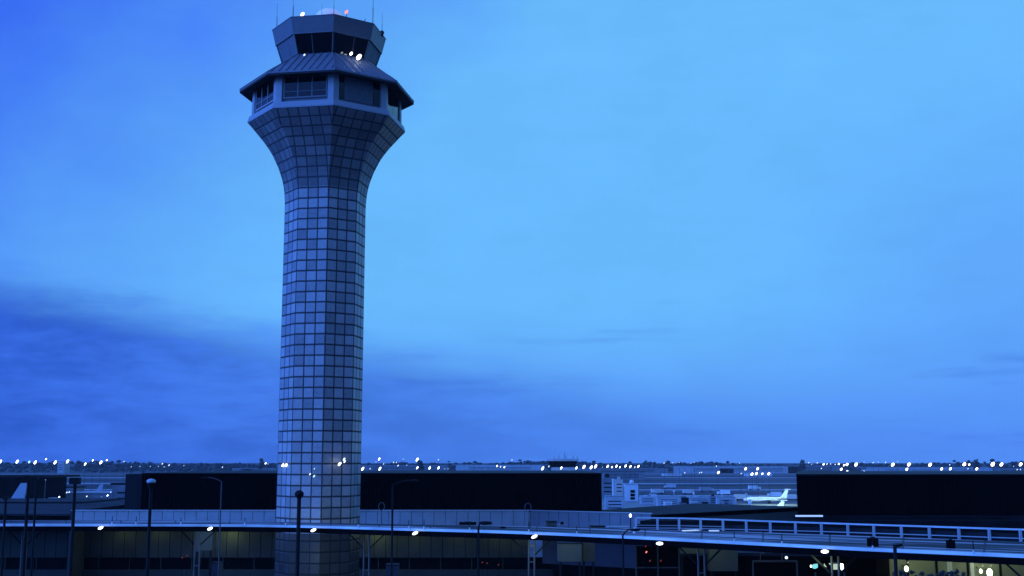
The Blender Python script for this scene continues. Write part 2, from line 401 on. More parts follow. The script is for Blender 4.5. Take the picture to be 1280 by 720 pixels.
for k in range(8):
    # corner piers
    for s0, s1 in ((-1.0, -.80), (.80, 1.0)):
        pr_ = MB()
        q0 = [facept(k, r1, z1, s0, 0), facept(k, r1, z1, s1, 0), facept(k, r1-.32, z1, s1, 0), facept(k, r1-.32, z1, s0, 0)]
        q1 = [facept(k, r2, z2+.6, s0, 0), facept(k, r2, z2+.6, s1, 0), facept(k, r2-.32, z2+.6, s1, 0), facept(k, r2-.32, z2+.6, s0, 0)]
        pr_.rings([q0, q1], True)
        pr_.build('pier', 'trim', tower)
    zz0, zz1 = z1+.05, z2+.55
    def quadplate(mb, s0, s1, za, zb, rr, th=.05):
        q0 = [facept(k, rr, za, s0), facept(k, rr, za, s1), facept(k, rr-th, za, s1), facept(k, rr-th, za, s0)]
        q1 = [facept(k, rr, zb, s0), facept(k, rr, zb, s1), facept(k, rr-th, zb, s1), facept(k, rr-th, zb, s0)]
        mb.rings([q0, q1], True)
    kk = (k+8) % 8
    hgt = zz1-zz0
    if kk in (0, 1):                   # to the right of the front corner: blind between two dark slots
        for sa, sb in (((-.79,-.60),(.55,.79)) if kk == 0 else ((-.79,-.02),(.02,.79))):
            w_ = MB(); quadplate(w_, sa, sb, zz0+.1*hgt, zz1, r1-.2); w_.build('window', 'glass', tower)
        if kk == 0:
            f_ = MB(); quadplate(f_, -.58, .53, zz0+.08*hgt, zz1, r1-.24)
            for i in range(6): quadplate(f_, -.575, .525, zz0+hgt*(.12+i*.14), zz0+hgt*(.12+i*.14)+.05, r1-.22, .03)
            f_.build('louvre', 'blind', tower)
    else:
        w_ = MB(); quadplate(w_, -.74, .74, zz0+.18*hgt, zz1-.05*hgt, r1-.2); w = w_.build('window', 'glass', tower)
        f_ = MB()
        for t0 in (-.76, -.27, .23, .74): quadplate(f_, t0-.0, t0+.035, zz0+.15*hgt, zz1, r1-.14)
        quadplate(f_, -.755, .77, zz0+.38*hgt, zz0+.38*hgt+.06, r1-.145)
        quadplate(f_, -.755, .77, zz0+.12*hgt, zz0+.18*hgt, r1-.15)
        f_.build('window_frame', 'cabwall' if kk != 6 else 'trim', w)
# skirt roof
zs = ring_z(84.5); rs_ = ring_r(84.5, 57)
b = MB(); b.rings([ring(re_, ze), ring(re_, ze+.16), ring(rs_, zs)])
for k in range(8):
    for i in range(-4, 5):
        for (ra, za), (rb, zb) in (((re_, ze+.16), (rs_, zs)),):
            hw = ra*math.sin(R(22.5)); x_ = i*.9
            if abs(x_) > hw-.1: continue
            p0 = facept(k, ra, za, x_/hw)
            hw2 = rb*math.sin(R(22.5))
            t2 = x_/hw2
            if abs(t2) > 1:            # seam dies at the hip
                f = (hw-abs(x_))/(hw-hw2); rr = ra+(rb-ra)*f; z_ = za+(zb-za)*f; p1 = facept(k, rr, z_, math.copysign(1, x_))
            else: p1 = facept(k, rb, zb, t2)
            b.bar(p0+Vector((0,0,.03)), p1+Vector((0,0,.03)), .06, .16)
    b.bar(octv(k, re_, ze+.18), octv(k, rs_, zs+.02), .12, .12)
b.build('skirt_roof', 'skirt', tower)
b = MB(); b.rings([ring(re_-.02, ze+.005), ring(re_-.02, ze-.22), ring(r2-.4, z2+.62)]); b.build('eave', 'soffit', tower)
# cab
zg0, rg0 = ring_z(84), ring_r(84, 56.5)
zg1, rg1 = ring_z(62.5), ring_r(62.5, 65)
zf1, rf1 = ring_z(44.0), ring_r(44.0, 70.3)
b = MB(); b.rings([ring(rg0-.05, zg0-.3), ring(rg0, zg0), ring(rg1-.12, zg1)]); cg = b.build('cab_glazing', 'glass', tower)
for k in range(8):
    b = MB(); b.bar(octv(k, rg0+.02, zg0-.1), octv(k, rg1-.08, zg1), .16); b.build('mullion', 'cabwall', cg)
    t = -.1 if k % 2 else .2
    b = MB(); b.bar(facept(k, rg0, zg0, t, .02), facept(k, rg1-.12, zg1, t, .02), .05); b.build('mullion', 'cabwall', cg)
for k in (1, 2, 5, 6):                  # plates on the outer faces, paler to stand in for reflected sky
    q0 = [facept(k, rg0+.03, zg0+.05, -.92), facept(k, rg0+.03, zg0+.05, .92)]
    q1 = [facept(k, rg1-.09, zg1-.02, -.92), facept(k, rg1-.09, zg1-.02, .92)]
    b = MB(); b.bm.faces.new([b.bm.verts.new(p) for p in (q0[0], q0[1], q1[1], q1[0])])
    b.build('sky_reflection', 'blind', cg)
b = MB(); b.rings([ring(rg1-.3, zg1+.01), ring(rg1+.12, zg1), ring(rg1+.10, zg1+.1), ring(rf1, zf1), ring(rf1+.05, zf1+.02), ring(rf1+.05, zf1+.10), ring(rf1-.15, zf1+.10), ring(rf1-.15, zf1-.1)])
b.build('cab_fascia', 'cabwall', tower)
b = MB(); b.prism([(p.x, p.y) for p in ring(rf1-.14, 0)], zf1-.35, zf1-.12); b.build('cab_roof', 'roof', tower)
# roof equipment
TC = P(405, 20, TD)
b = MB(); b.tube((TX+.1, TD, zf1-.15), (TX+.1, TD, zf1+1.1), .9, .8, 14); b.build('radome_base', 'trim', tower)
b = MB(); b.ball((TX-.1, TD, zf1+2.0), 1.75, 1.75, 1.35, 18, 10); b.build('radome', 'radome', tower, True)
def on_rim(px, back=False, r=rf1*.93):
    x_ = (px-414.7)/70.3*rf1/ .985
    x_ = max(-r*.99, min(r*.99, x_)); d = math.sqrt(max(0, r*r-x_*x_))
    th = math.atan2(-TD, -TX); rt_ = Vector((-math.sin(th), math.cos(th), 0)); fw = Vector((math.cos(th), math.sin(th), 0))
    return Vector((TX, TD, zf1)) + rt_*x_ + fw*(d if not back else -d)*.9
for px, ln, rr, back in ((349, 3.4, .035, 0), (369, 5.2, .05, 1), (371, 3.3, .03, 0), (419, 3.0, .035, 0), (405, 1.8, .03, 0), (466, 5.0, .05, 0), (481, 3.0, .035, 0), (347, 2.2, .02, 1), (484, 1.2, .08, 1)):
    p = on_rim(px, back); b = MB(); b.tube(p-Vector((0,0,.25)), p+Vector((0,0,ln*.5)), rr, rr, 6); b.tube(p+Vector((0,0,ln*.5)), p+Vector((0,0,ln)), rr*.6, rr*.4, 6)
    b.build('antenna', 'dpole', tower)
for k in range(8):
    b = MB(); b.tube(octv(k, rf1-.3, zf1-.1), octv(k, rf1-.3, zf1+.35), .03, .03, 6); b.build('roof_peg', 'pole', tower)
p = on_rim(452); b = MB(); b.bar(p-Vector((0,0,.2)), p+Vector((.5,0,.5)), .06); b.build('roof_bracket', 'pole', tower)
p = on_rim(483); b = MB(); b.ball(p+Vector((0,0,.4)), .28); b.tube(p-Vector((0,0,.2)), p+Vector((0,0,.3)), .06); b.build('roof_camera', 'pole', tower)
p = on_rim(478); b = MB(); b.box(p.x-.2, p.x+.2, p.y-.2, p.y+.2, p.z-.15, p.z+.45); b.build('roof_box', 'pole', tower)
ST = Matrix.Rotation(R(35), 4, 'Y')
for px, py, m_, sz in ((378, 18, 'lamporange', .30), (433, 15, 'lampred', .26), (439, 67, 'lamp', .22), (448.6, 71.3, 'lamp', .38), (380.5, 68.5, 'lampdim', .14)):
    D_ = TD-(5.4 if py > 30 else 5.8)
    c_ = P(px, py, D_)
    b = MB(); b.ball(c_, sz*.6, sz*.6, sz, 10, 8, ST); lo = b.build('obstruction_light' if py < 30 else 'cab_interior_lamp', m_, tower)  # the cab ones are interior lamps, moved outside the opaque glass
    b = MB(); b.bar(c_-Vector((0,0,sz*.9)), c_-Vector((0,-.4,sz*.9+.45)), .06); b.build('bracket', 'pole', lo)
rp_ = P(436, 10, TD-4.5)
rl = bpy.data.lights.new('obstruction_glow', 'POINT'); rl.energy = 60; rl.color = (1, .12, .2); rl.shadow_soft_size = .2
ro = bpy.data.objects.new('obstruction_glow', rl); COL.objects.link(ro); ro.location = rp_
# lamp reflections across the shaft, built as small glowing balls
for px, py, m_, sz in ((353.6,581.5,'lamp',.17),(358.2,581,'lamp',.2),(364.4,580,'lamp',.2),(424.5,580,'lamp',.2),(430.2,574,'lampdim',.17),(430.8,577,'lampdim',.15),(387.5,592.7,'lampdim',.11),(392.6,595.2,'lampcyan',.14),(393,586,'lampcyan',.08)):
    dx = px-399.9; rr = prof[-1][0]
    D_ = TD-rr*math.cos(min(1.4, abs(math.asin(max(-1,min(1,dx/52))))))*.95-.35
    c_ = P(px, py, D_); b = MB(); b.ball(c_, sz*.6, sz*.6, sz*1.15, 8, 6, ST); lo = b.build('lamp_reflection', m_, tower)
    b = MB(); b.bar(c_, Vector((c_.x, c_.y+.7, c_.z-.12)), .05); b.build('bracket', 'pole', lo)  # made-up mount for the reflection ball

# ------------------------------------------------------------ terminal building behind the tower
WD = 151.0
def wx(px, D): return P(px, 640, D).x
xl, xm = wx(90, WD), wx(661, WD)
term = thing('terminal_building', 'long flat terminal with pale panelled parapet, behind and either side of the control tower', 'terminal', (0, WD, 0))
ztop = P(400, 638.5, WD).z; zb = P(400, 658, WD).z
b = MB(); x_ = xl; st = 1.42
while x_ < xm-.1:
    b.box(x_, min(xm, x_+st)-.06, WD, WD+.2, zb, ztop); x_ += st
b.box(xl, xm, WD+.2, WD+.5, zb, ztop-.02)
b.build('parapet_panel', 'concrete', term)
b = MB(); b.box(xl-.1, xm+.1, WD-.12, WD+.6, ztop, ztop+.10); b.build('coping', 'coping', term)
LW = WD+4.5                                            # lower wall set back under an added overhang that shades it
zlow = P(400, 697, LW).z; zen = P(400, 712, LW).z
def lowwall(xa, xb, m_='concrete2', za=zlow):
    b = MB(); x_ = xa
    while x_ < xb-.1:
        b.box(x_, min(xb, x_+st*1.03)-.07, LW, LW+.3, za, zb+.01); x_ += st*1.03
    b.box(xa, xb, LW+.3, LW+.6, za, zb+.01)
    return b.build('lower_wall', m_, term)
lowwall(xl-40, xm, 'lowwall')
b = MB(); b.box(xl-40, xm+16, WD+.0, LW+1.5, zb-.16, zb-.01); b.build('soffit', 'soffit', term)  # unseen overhang, added to keep sky light off the lower wall
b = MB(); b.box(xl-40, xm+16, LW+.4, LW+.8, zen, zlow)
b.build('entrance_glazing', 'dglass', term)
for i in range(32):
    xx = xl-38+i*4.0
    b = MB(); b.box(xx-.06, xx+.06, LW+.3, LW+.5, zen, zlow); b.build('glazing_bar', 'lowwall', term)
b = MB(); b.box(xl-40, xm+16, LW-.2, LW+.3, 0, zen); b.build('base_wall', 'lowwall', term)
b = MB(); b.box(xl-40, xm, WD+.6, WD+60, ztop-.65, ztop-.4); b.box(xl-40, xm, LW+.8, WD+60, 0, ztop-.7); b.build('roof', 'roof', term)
b = MB(); b.box(wx(176,157), wx(752.5,157), 157, 205, ztop-.4, P(400,592.5,157).z)
n_ = 110; xa, xb = wx(176,157), wx(752.5,157)
for i in range(n_): 
    xx = xa+(xb-xa)*i/n_; b.box(xx, xx+.09, 156.9, 157.02, ztop-.4, P(400,593.3,157).z)
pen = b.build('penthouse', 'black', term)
b = MB(); zt_ = P(400,592.3,157).z; b.box(xa-.1, xb+.1, 156.8, 205.2, zt_, zt_+.12); b.build('roof_edge', 'black2', pen)
b = MB(); b.box(wx(155,166), wx(182,166), 166, 200, ztop-.4, P(400,592.5,166).z); b.build('plant_room', 'black2', term)
b = MB(); b.box(wx(90,WD)-.2, wx(90,WD)+.1, WD, WD+20, 4, ztop+.02); b.build('end_wall', 'lowwall', term)
# wing to the right, shade on its turned wall put into darker panels
xr = wx(816, 142)
p0 = Vector((xm+.12, WD+.3, 0)); p1 = Vector((xr, 142, 0)); d_ = (p1-p0).normalized(); nn = Vector((d_.y, -d_.x, 0)); Lw = (p1-p0).length
wing = thing('terminal_wing', 'shorter blue-grey panelled terminal wing right of the long pale parapet', 'terminal', (p0.x, p0.y, 0))
b = MB(); k_ = int(Lw/1.42); ztw = ztop+.0
for i in range(k_):
    a_ = p0+d_*(Lw*i/k_+.03); c_ = p0+d_*(Lw*(i+1)/k_-.03); m0 = (a_+c_)/2
    b.obox((m0.x, m0.y, (zb+ztw)/2-.3), ((c_-a_).length/2, .1, (ztw-zb)/2+.3), (d_, nn, Vector((0,0,1))))
b.build('wall_panel', 'concrete2', wing)
b = MB(); m0 = (p0+p1)/2-nn*(.0)
b.obox((m0.x, m0.y, ztw+.05), (Lw/2, .25, .05), (d_, nn, Vector((0,0,1)))); b.build('coping', 'trim', wing)
q2 = p1-nn*40; q3 = p0-nn*50
b = MB(); off = -nn*.3; b.prism([tuple((p0+off)[:2]), tuple((p1+off)[:2]), (q2.x+8, q2.y), (q3.x, q3.y)], ztw-.9, ztw-.5); b.build('roof', 'roof', wing)
b = MB(); off = -nn*3; b.prism([tuple((p0+off)[:2]), tuple((p1+off)[:2]), (q2.x+8, q2.y), (q3.x, q3.y)], 7.3, ztw-.95); b.build('lower_wall', 'lowblue', wing)
b = MB(); off = -nn*5; b.prism([tuple((p0+off)[:2]), tuple((p1+off)[:2]), (q2.x+8, q2.y), (q3.x, q3.y)], 0, 7.28); b.build('entrance_glazing', 'dglass', wing)

# ------------------------------------------------------------ kerbside canopy
LIPZ = 14.0
lip = [(-260,658.2),(-60,658.4),(0,658.5),(160,658.7),(260,659.0),(330,659.6),(400,661),(480,663.4),(560,665.6),(640,668),(720,671.3),(800,675),(870,678.7),(940,682.4),(1010,686),(1080,689.8),(1180,694.2),(1280,698.6),(1400,704),(1560,711)]
back = [(-260,650),(-60,650),(0,650),(160,650.5),(260,651),(330,652),(400,653.5),(480,655),(560,656.5),(640,657.5),(720,659),(800,661),(870,663),(940,665),(1010,667.5),(1080,670),(1180,673.7),(1280,677.5),(1400,682),(1560,688)]
A = [PZ(x, y, LIPZ) for x, y in lip]; B = [PZ(x, y, LIPZ+.22) for x, y in back]
def dens(L_, n=6):
    o = []
    for i in range(len(L_)-1):
        p_m = L_[max(0,i-1)]; a_ = L_[i]; b_ = L_[i+1]; p_n = L_[min(len(L_)-1,i+2)]
        for j in range(n):
            t = j/n; o.append(.5*((2*a_)+(b_-p_m)*t+(2*p_m-5*a_+4*b_-p_n)*t*t+(3*a_-p_m-3*b_+p_n)*t*t*t))
    o.append(L_[-1]); return o
A, B = dens(A), dens(B)
can = thing('kerbside_canopy', 'long pale curved canopy roof over the roadway in the foreground', 'canopy', (0, 100, 4.4))
b = MB(); uvl = b.bm.loops.layers.uv.new('UVMap'); s_ = 0
va = [b.bm.verts.new(p+Vector((0,.25,.22))) for p in A]; vb = [b.bm.verts.new(p) for p in B]
va2 = [b.bm.verts.new(p+Vector((0,.25,.04))) for p in A]; vb2 = [b.bm.verts.new(p-Vector((0,0,.2))) for p in B]
for i in range(len(A)-1):
    ds = (A[i+1]-A[i]).length; wd = (B[i]-A[i]).length
    f = b.bm.faces.new((va[i], va[i+1], vb[i+1], vb[i]))
    for lp, uvv in zip(f.loops, ((s_,0),(s_+ds,0),(s_+ds,wd),(s_,wd))): lp[uvl].uv = uvv
    b.bm.faces.new((va2[i], vb2[i], vb2[i+1], va2[i+1]))
    b.bm.faces.new((vb[i], vb[i+1], vb2[i+1], vb2[i]))
    s_ += ds
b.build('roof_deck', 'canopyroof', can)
def strip(L_, off0, off1, h0, h1):
    mb = MB(); q_ = []
    for p in L_: q_.append([mb.bm.verts.new(p+Vector((0,a_,h_))) for a_, h_ in ((off0,h0),(off0,h1),(off1,h1),(off1,h0))])
    for a_, c_ in zip(q_, q_[1:]):
        for i in range(4): mb.bm.faces.new((a_[i], a_[(i+1)%4], c_[(i+1)%4], c_[i]))
    mb.bm.faces.new(q_[0]); mb.bm.faces.new(q_[-1][::-1]); return mb
strip(A, -.12, .75, .06, .25).build('gutter', 'lip', can)
strip(A, 0, .3, -.40, .056).build('fascia', 'black', can)
strip([p-Vector((0,0,.2)) for p in B], -.5, -.2, -.3, -.02).build('rear_beam', 'black', can)
Asm = [A[i]+Vector((0, .3, 0)) for i in range(0, len(A), 3)]
# transverse ribs under the deck
b = MB()
for i in range(0, len(A), 2): b.bar(A[i]+Vector((0,.35,-.12)), B[i]+Vector((0,-.3,-.12)), .12, .22)
b.build('rib', 'pole', can)
def canopy_pt(px):
    for (x0, y0), (x1, y1) in zip(lip, lip[1:]):
        if x0 <= px <= x1: return PZ(px, y0+(y1-y0)*(px-x0)/(x1-x0), LIPZ)
for px in (20, 240, 455, 665, 882, 1054, 1310):
    c_ = canopy_pt(px)+Vector((0, 2.2, 0))
    b = MB()
    for s in (-1, 1): b.tube((c_.x+s*.24, c_.y, 4.4), (c_.x+s*.24, c_.y, LIPZ-.15), .08, .08, 8)
    z_ = 4.9
    while z_ < LIPZ-1: b.bar((c_.x-.24, c_.y, z_), (c_.x+.24, c_.y, z_), .08, .1); z_ += 1.35
    py_ = b.build('support_pylon', 'dpole', can)
    b = MB()
    for s in (-1, 1): b.bar((c_.x+s*.3, c_.y, LIPZ-1.75), (c_.x+s*1.9, c_.y+.1, LIPZ-.2), .10, .12)
    b.build('brace', 'pole', py_)
for i, px in enumerate((-70, 1162, 1390)):
    pass
ORD = ['first','second','third','fourth','fifth','sixth','seventh','eighth','ninth','tenth','eleventh','twelfth','thirteenth','fourteenth','fifteenth','sixteenth','seventeenth','eighteenth','nineteenth','twentieth']
def point(name, loc, e, col, size=.2):
    l_ = bpy.data.lights.new(name, 'POINT'); l_.energy = e; l_.color = col; l_.shadow_soft_size = size
    o = bpy.data.objects.new(name, l_); COL.objects.link(o); o.location = loc; return o
GREEN = (.72, 1.0, .50)
for i, (px, py) in enumerate(((125.8,659.4),(262.5,660.4),(391.8,662.3),(519,666),(668,670.3),(824.5,679),(1031,689))):
    c_ = canopy_pt(px); p = P(px, py+.4, c_.y-.8)
    t = thing('canopy_lamp', 'bright oval lamp on the canopy edge, %s from the left of seven' % ORD[i], 'lamp', p, 'lamps along the canopy edge')
    b = MB(); b.ball(p, .27, .16, .13, 12, 8, Matrix.Rotation(R(-25 if i < 5 else 0), 4, 'Y')); b.build('lamp_lens', 'lampsoft', t, True)
    b = MB(); b.bar(p+Vector((0,.1,.03)), p+Vector((0,.85,.1)), .07); b.build('bracket', 'pole', t)
    point('canopy_lamp_light', p+Vector((0,1.4,-.9)), 60, GREEN, .15)
# soffit lights along the recessed terminal wall
for i, px in enumerate((150, 195, 250, 285, 372, 415, 470, 520, 570, 620, 650)):
    p = P(px, 659, LW-1.6); p.z = zb-.32
    tag(None, None) if False else None
    b = MB(); b.box(p.x-.7, p.x+.7, p.y-.08, p.y+.08, p.z, p.z+.12)
    o = b.build('fluorescent_fitting', 'fluor', term)
    point('soffit_light', p-Vector((0,0,.35)), 45 if px not in (285, 470) else 150, GREEN, .5)
for px, e in ((372, 200), (425, 110)):
    point('tower_foot_light', Vector((wx(px,130), 129, 9.4)), e, GREEN, .4)

# panel-like kiosks and screens beneath the canopy
def block(name, label, cat, px0, px1, y0, y1, D, dep, m_, parts=True, group=None):
    a_, c_ = P(px0, y1, D), P(px1, y0, D)
    t = thing(name, label, cat, ((a_.x+c_.x)/2, D, 4.4), group)
    b = MB(); b.box(a_.x, c_.x, D, D+dep, a_.z, c_.z); b.build('casing', m_, t)
    b = MB(); k_ = max(1, int((c_.x-a_.x)/1.4))
    for i in range(1, k_): xx = a_.x+(c_.x-a_.x)*i/k_; b.box(xx-.03, xx+.03, D-.03, D+.01, a_.z+.02, c_.z-.02)
    b.box(a_.x-.05, c_.x+.05, D-.06, D+dep, c_.z, c_.z+.1)
    b.build('frame', 'pole', t)
    b = MB()
    for s in (a_.x+.2, c_.x-.2): b.box(s-.1, s+.1, D+.1, D+.35, 4.4, a_.z)
    b.build('leg', 'pole', t)
    return t
MT['kiosk'] = mat('shaded kiosk panel', (.075,.08,.06), .7, var=.15, scale=.8)  # panel colour lowered to hold the shade beneath the canopy
MT['kioskdark'] = mat('dark brown panel', (.06,.055,.035), .8, var=.3, scale=.8)
block('stair_tower', 'pale boxy stair enclosure with dark opening beneath the canopy middle', 'stair enclosure', 698, 727, 680, 702, 124, 3, 'kiosk')
block('advert_panel', 'dark brown panel just right of the pale stair enclosure', 'panel', 727.5, 744, 676, 702, 124.5, 2, 'kioskdark')
block('wall_screen', 'pale screen wall beside the braced pylon under the left canopy', 'screen', 244, 266, 664, 688, 134, 1, 'kiosk')
block('signal_cabinet', 'low grey cabinet right of the left braced pylon', 'cabinet', 264, 275, 704, 722, 128, 1, 'lowblue')
block('baggage_kiosk', 'low grey kiosk beside the pylon right of the tower', 'kiosk', 482, 497, 707, 724, 126, 2, 'lowblue')
block('waiting_shelter', 'wide pale shelter wall behind the second braced pylon from the right', 'shelter', 887, 922, 684, 714, 106, 2, 'kiosk')
block('ticket_booth', 'small row of pale panels left of the wide shelter wall', 'booth', 850, 886, 684, 692, 107, 1.5, 'kiosk')
point('kiosk_light', P(712, 676, 120), 130, GREEN, .3)
point('kiosk_light', P(255, 670, 130), 90, GREEN, .3)
point('shelter_light', P(900, 680, 103.5), 40, GREEN, .3)
point('shelter_light', P(865, 682, 104.5), 30, GREEN, .3)

# ------------------------------------------------------------ right-hand terminal
RD = 117.0
zr = P(900, 651, RD).z
rt_ = thing('dark_terminal', 'dark terminal at the right with a lit lower wall and a black rooftop box', 'terminal', (60, RD, 0))
pa = PZ(815, 644.5, zr+.35); pb = PZ(1000, 634.5, zr+.35); xa_r = wx(1001, 165)
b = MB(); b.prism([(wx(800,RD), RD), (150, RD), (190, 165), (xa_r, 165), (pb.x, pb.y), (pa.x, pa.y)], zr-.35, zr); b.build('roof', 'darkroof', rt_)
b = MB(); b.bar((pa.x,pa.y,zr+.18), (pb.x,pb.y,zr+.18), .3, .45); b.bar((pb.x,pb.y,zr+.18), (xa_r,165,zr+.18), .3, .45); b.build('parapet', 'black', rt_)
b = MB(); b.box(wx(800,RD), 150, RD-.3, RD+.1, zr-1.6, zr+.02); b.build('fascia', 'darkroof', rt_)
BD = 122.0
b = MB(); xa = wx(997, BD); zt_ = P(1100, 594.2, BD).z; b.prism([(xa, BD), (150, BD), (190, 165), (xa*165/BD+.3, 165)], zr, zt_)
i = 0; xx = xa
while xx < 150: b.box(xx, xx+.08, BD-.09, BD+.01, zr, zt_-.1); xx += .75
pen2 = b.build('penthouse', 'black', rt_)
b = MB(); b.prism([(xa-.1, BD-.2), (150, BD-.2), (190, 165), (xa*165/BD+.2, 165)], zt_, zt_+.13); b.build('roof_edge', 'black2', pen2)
b = MB(); b.box(wx(997,120), 150, 119.3, BD, zr+.005, zr+.30); b.build('roof_kerb', 'darkroof', rt_)
a_, c_ = P(994.5, 646.5, 118.6), P(1028, 644.7, 118.6)
b = MB(); b.box(a_.x, c_.x, 118.4, 118.7, zr+.32, zr+.47)
tag(b.build('rooflight_strip', 'whitestrip'), 'long white strip on the dark roof at the corner of the right black box', 'rooflight')
# lower storey: pale lit wall with mullions
RW = 114.0
xa, xb = wx(930, RW), 150
zt2 = P(1180, 689, RW).z
b = MB(); b.box(wx(1108,RW), xb, RW, RW+.3, 5.2, zt2); b.build('lit_wall', 'kiosk', rt_)
b = MB(); b.box(wx(800,RW+2), wx(1108,RW)+.01, RW+2, RW+2.3, 0, zt2); b.build('recessed_wall', 'dglass', rt_)
b = MB(); b.box(wx(800,RW), xb, RW-6, RD, zt2, zt2+.3); b.build('soffit', 'soffit', rt_)
b = MB(); b.box(wx(800,RW), xb, RW+.4, RD, 0, 5.2); b.build('base_wall', 'concrete2', rt_)
for px in (1131, 1167, 1206, 1246, 1290, 1340): b = MB(); xx = wx(px, RW); b.box(xx-.09, xx+.09, RW-.1, RW+.01, 5.2, zt2); b.build('mullion', 'black', rt_)
b = MB(); xx = wx(1102, RW); b.box(xx-.75, xx+.45, RW-.2, RW+.2, 4.4, zt2); b.build('column', 'black', rt_)
b = MB(); xx = wx(1209, RW); b.box(xx-.01, xx+.35, RW-.05, RW-.005, 5.2, zt2); b.build('door', 'concrete2', rt_); b = MB(); xx = wx(1180, RW); b.box(xx, xx+.5, RW-.03, RW-.005, 5.2, zt2-.35); b.build('door', 'concrete2', rt_)
for i, (px, py, s) in enumerate(((1133,711,.24),(1226,714,.18),(1237,716,.33))):
    p = P(px, py, RW-1.0)
    t = thing('globe_lamp', 'glowing pale globe lamp on the right lit wall, %s from the left' % ORD[i], 'lamp', p, 'globe lamps on the lit wall')
    b = MB(); b.ball(p, s*.8, s*.8, s*1.2, 14, 10); b.build('globe', 'lampgreen', t, True)
    b = MB(); b.bar(p, p+Vector((0,1.0,.3)), .06); b.ball(p+Vector((.15,0,s+.35)), .13); b.build('bracket', 'dpole', t)
    point('globe_light', p+Vector((0,-.9,.2)), 110, (.85,1,.6), .3)
for px, e in ((1080, 60), (1165, 105), (1200, 95), (1265, 115), (1320, 100), (1010, 20)):
    p = P(px, 700, RW-2.5); p.z = zt2-.25; point('wall_wash_light', p, e, GREEN, .3)
# hedge below the lit wall
h_ = MB(); rnd = random.Random(3)
x0, x1 = wx(1110,104), wx(1200,104)
zt3 = P(1150, 716.5, 104).z
for i in range(520):
    x_ = rnd.uniform(x0, x1); y_ = 104+rnd.uniform(-.5,.5); z_ = rnd.uniform(4.6, zt3+rnd.uniform(-.15,.28)); r_ = rnd.uniform(.1,.22)
    bmesh.ops.create_icosphere(h_.bm, subdivisions=1, radius=r_, matrix=Matrix.Translation((x_,y_,z_)) @ Matrix.Diagonal((1,1,rnd.uniform(.6,1.3),1)))
hg = thing('clipped_hedge', 'ragged dark hedge under the lit wall at the right', 'hedge', ((x0+x1)/2, 104, 4.4))
h_.build('foliage', 'leaf', hg)
b = MB()
for i in range(9): xx = x0+(x1-x0)*(i+.5)/9; b.tube((xx,104,4.4),(xx,104,5.4),.05,.03,6)
b.build('stem', 'brown', hg)

# sign with glowing shapes
SD = 96.0
c0 = P(1010, 715, SD); c1 = P(1058, 701, SD)
sg = thing('illuminated_sign', 'dark roadside sign with glowing cyan and white shapes under the canopy', 'sign', ((c0.x+c1.x)/2, SD, 4.4))
b = MB(); b.box(c0.x, c1.x, SD, SD+.3, c0.z, c1.z); b.build('board', 'black', sg)
b = MB(); 
for px in (1017, 1053): xx = wx(px, SD); b.tube((xx,SD+.15,4.4),(xx,SD+.15,c0.z),.07,.07,8)
b.build('post', 'dpole', sg)
def flat(name, pts, m_, D=SD-.03, par=sg, th=.04):
    mb = MB(); Aa = [mb.bm.verts.new(P(x,y,D)) for x, y in pts]; Bb = [mb.bm.verts.new(P(x,y,D+th)) for x, y in pts]; n = len(pts)
    mb.bm.faces.new(Aa); mb.bm.faces.new(Bb[::-1])
    for i in range(n): mb.bm.faces.new((Aa[i], Bb[i], Bb[(i+1)%n], Aa[(i+1)%n]))
    return mb.build(name, m_, par)
flat('cyan_panel', ((1014.5,706.5),(1018,705),(1022.2,704.6),(1022.2,709.5),(1019,711),(1016,710.5)), 'cyansign')
flat('white_disc', ((1012.7,707.5),(1013.4,706.3),(1014.4,706.5),(1014.4,709),(1013.2,709)), 'lamp')
flat('white_arrow', ((1029,709),(1030.3,703.8),(1031.5,706.5),(1033.6,708.7)), 'palesign')
flat('white_bar', ((1036,704),(1041,703.6),(1041,705.3),(1038.5,706),(1036.5,705.5)), 'palesign')
flat('pale_panel', ((1041.5,705),(1046.8,704.8),(1046.8,712),(1041.5,712)), 'palesign')
flat('white_panel', ((1050.4,705),(1052,704.3),(1054.2,705.5),(1054.4,712),(1052,712.6),(1051,711)), 'lamp')
# gantry beam with small lamps
GD = 100.0
g0, g1 = P(941, 701.5, GD), P(996, 701.5, GD)
gt = thing('service_gantry', 'thin dim gantry beam with two short upright lamps, left of the glowing sign', 'gantry', ((g0.x+g1.x)/2, GD, 4.4))
b = MB(); b.bar(g0, g1, .12, .16); b.build('beam', 'dpole', gt)
b = MB()
for p in (g0, g1): b.tube((p.x, GD, 4.4), (p.x, GD, p.z), .07, .07, 8)
b.build('post', 'dpole', gt)
for px, py in ((950.5, 692), (977.5, 692)):
    a_, c_ = P(px, 701, GD), P(px, py, GD); b = MB(); b.tube(a_, c_, .04, .04, 6); b.bar(c_, c_+Vector((.35,0,.06)), .12, .1); b.build('upright_lamp', 'dpole', gt)
b = MB(); p = P(983, 697, GD); b.ball(p, .12); b.build('lens', 'lampdim', gt)
point('gantry_light', P(965, 696, GD-1.5), 4, (.9,1,.7), .1)
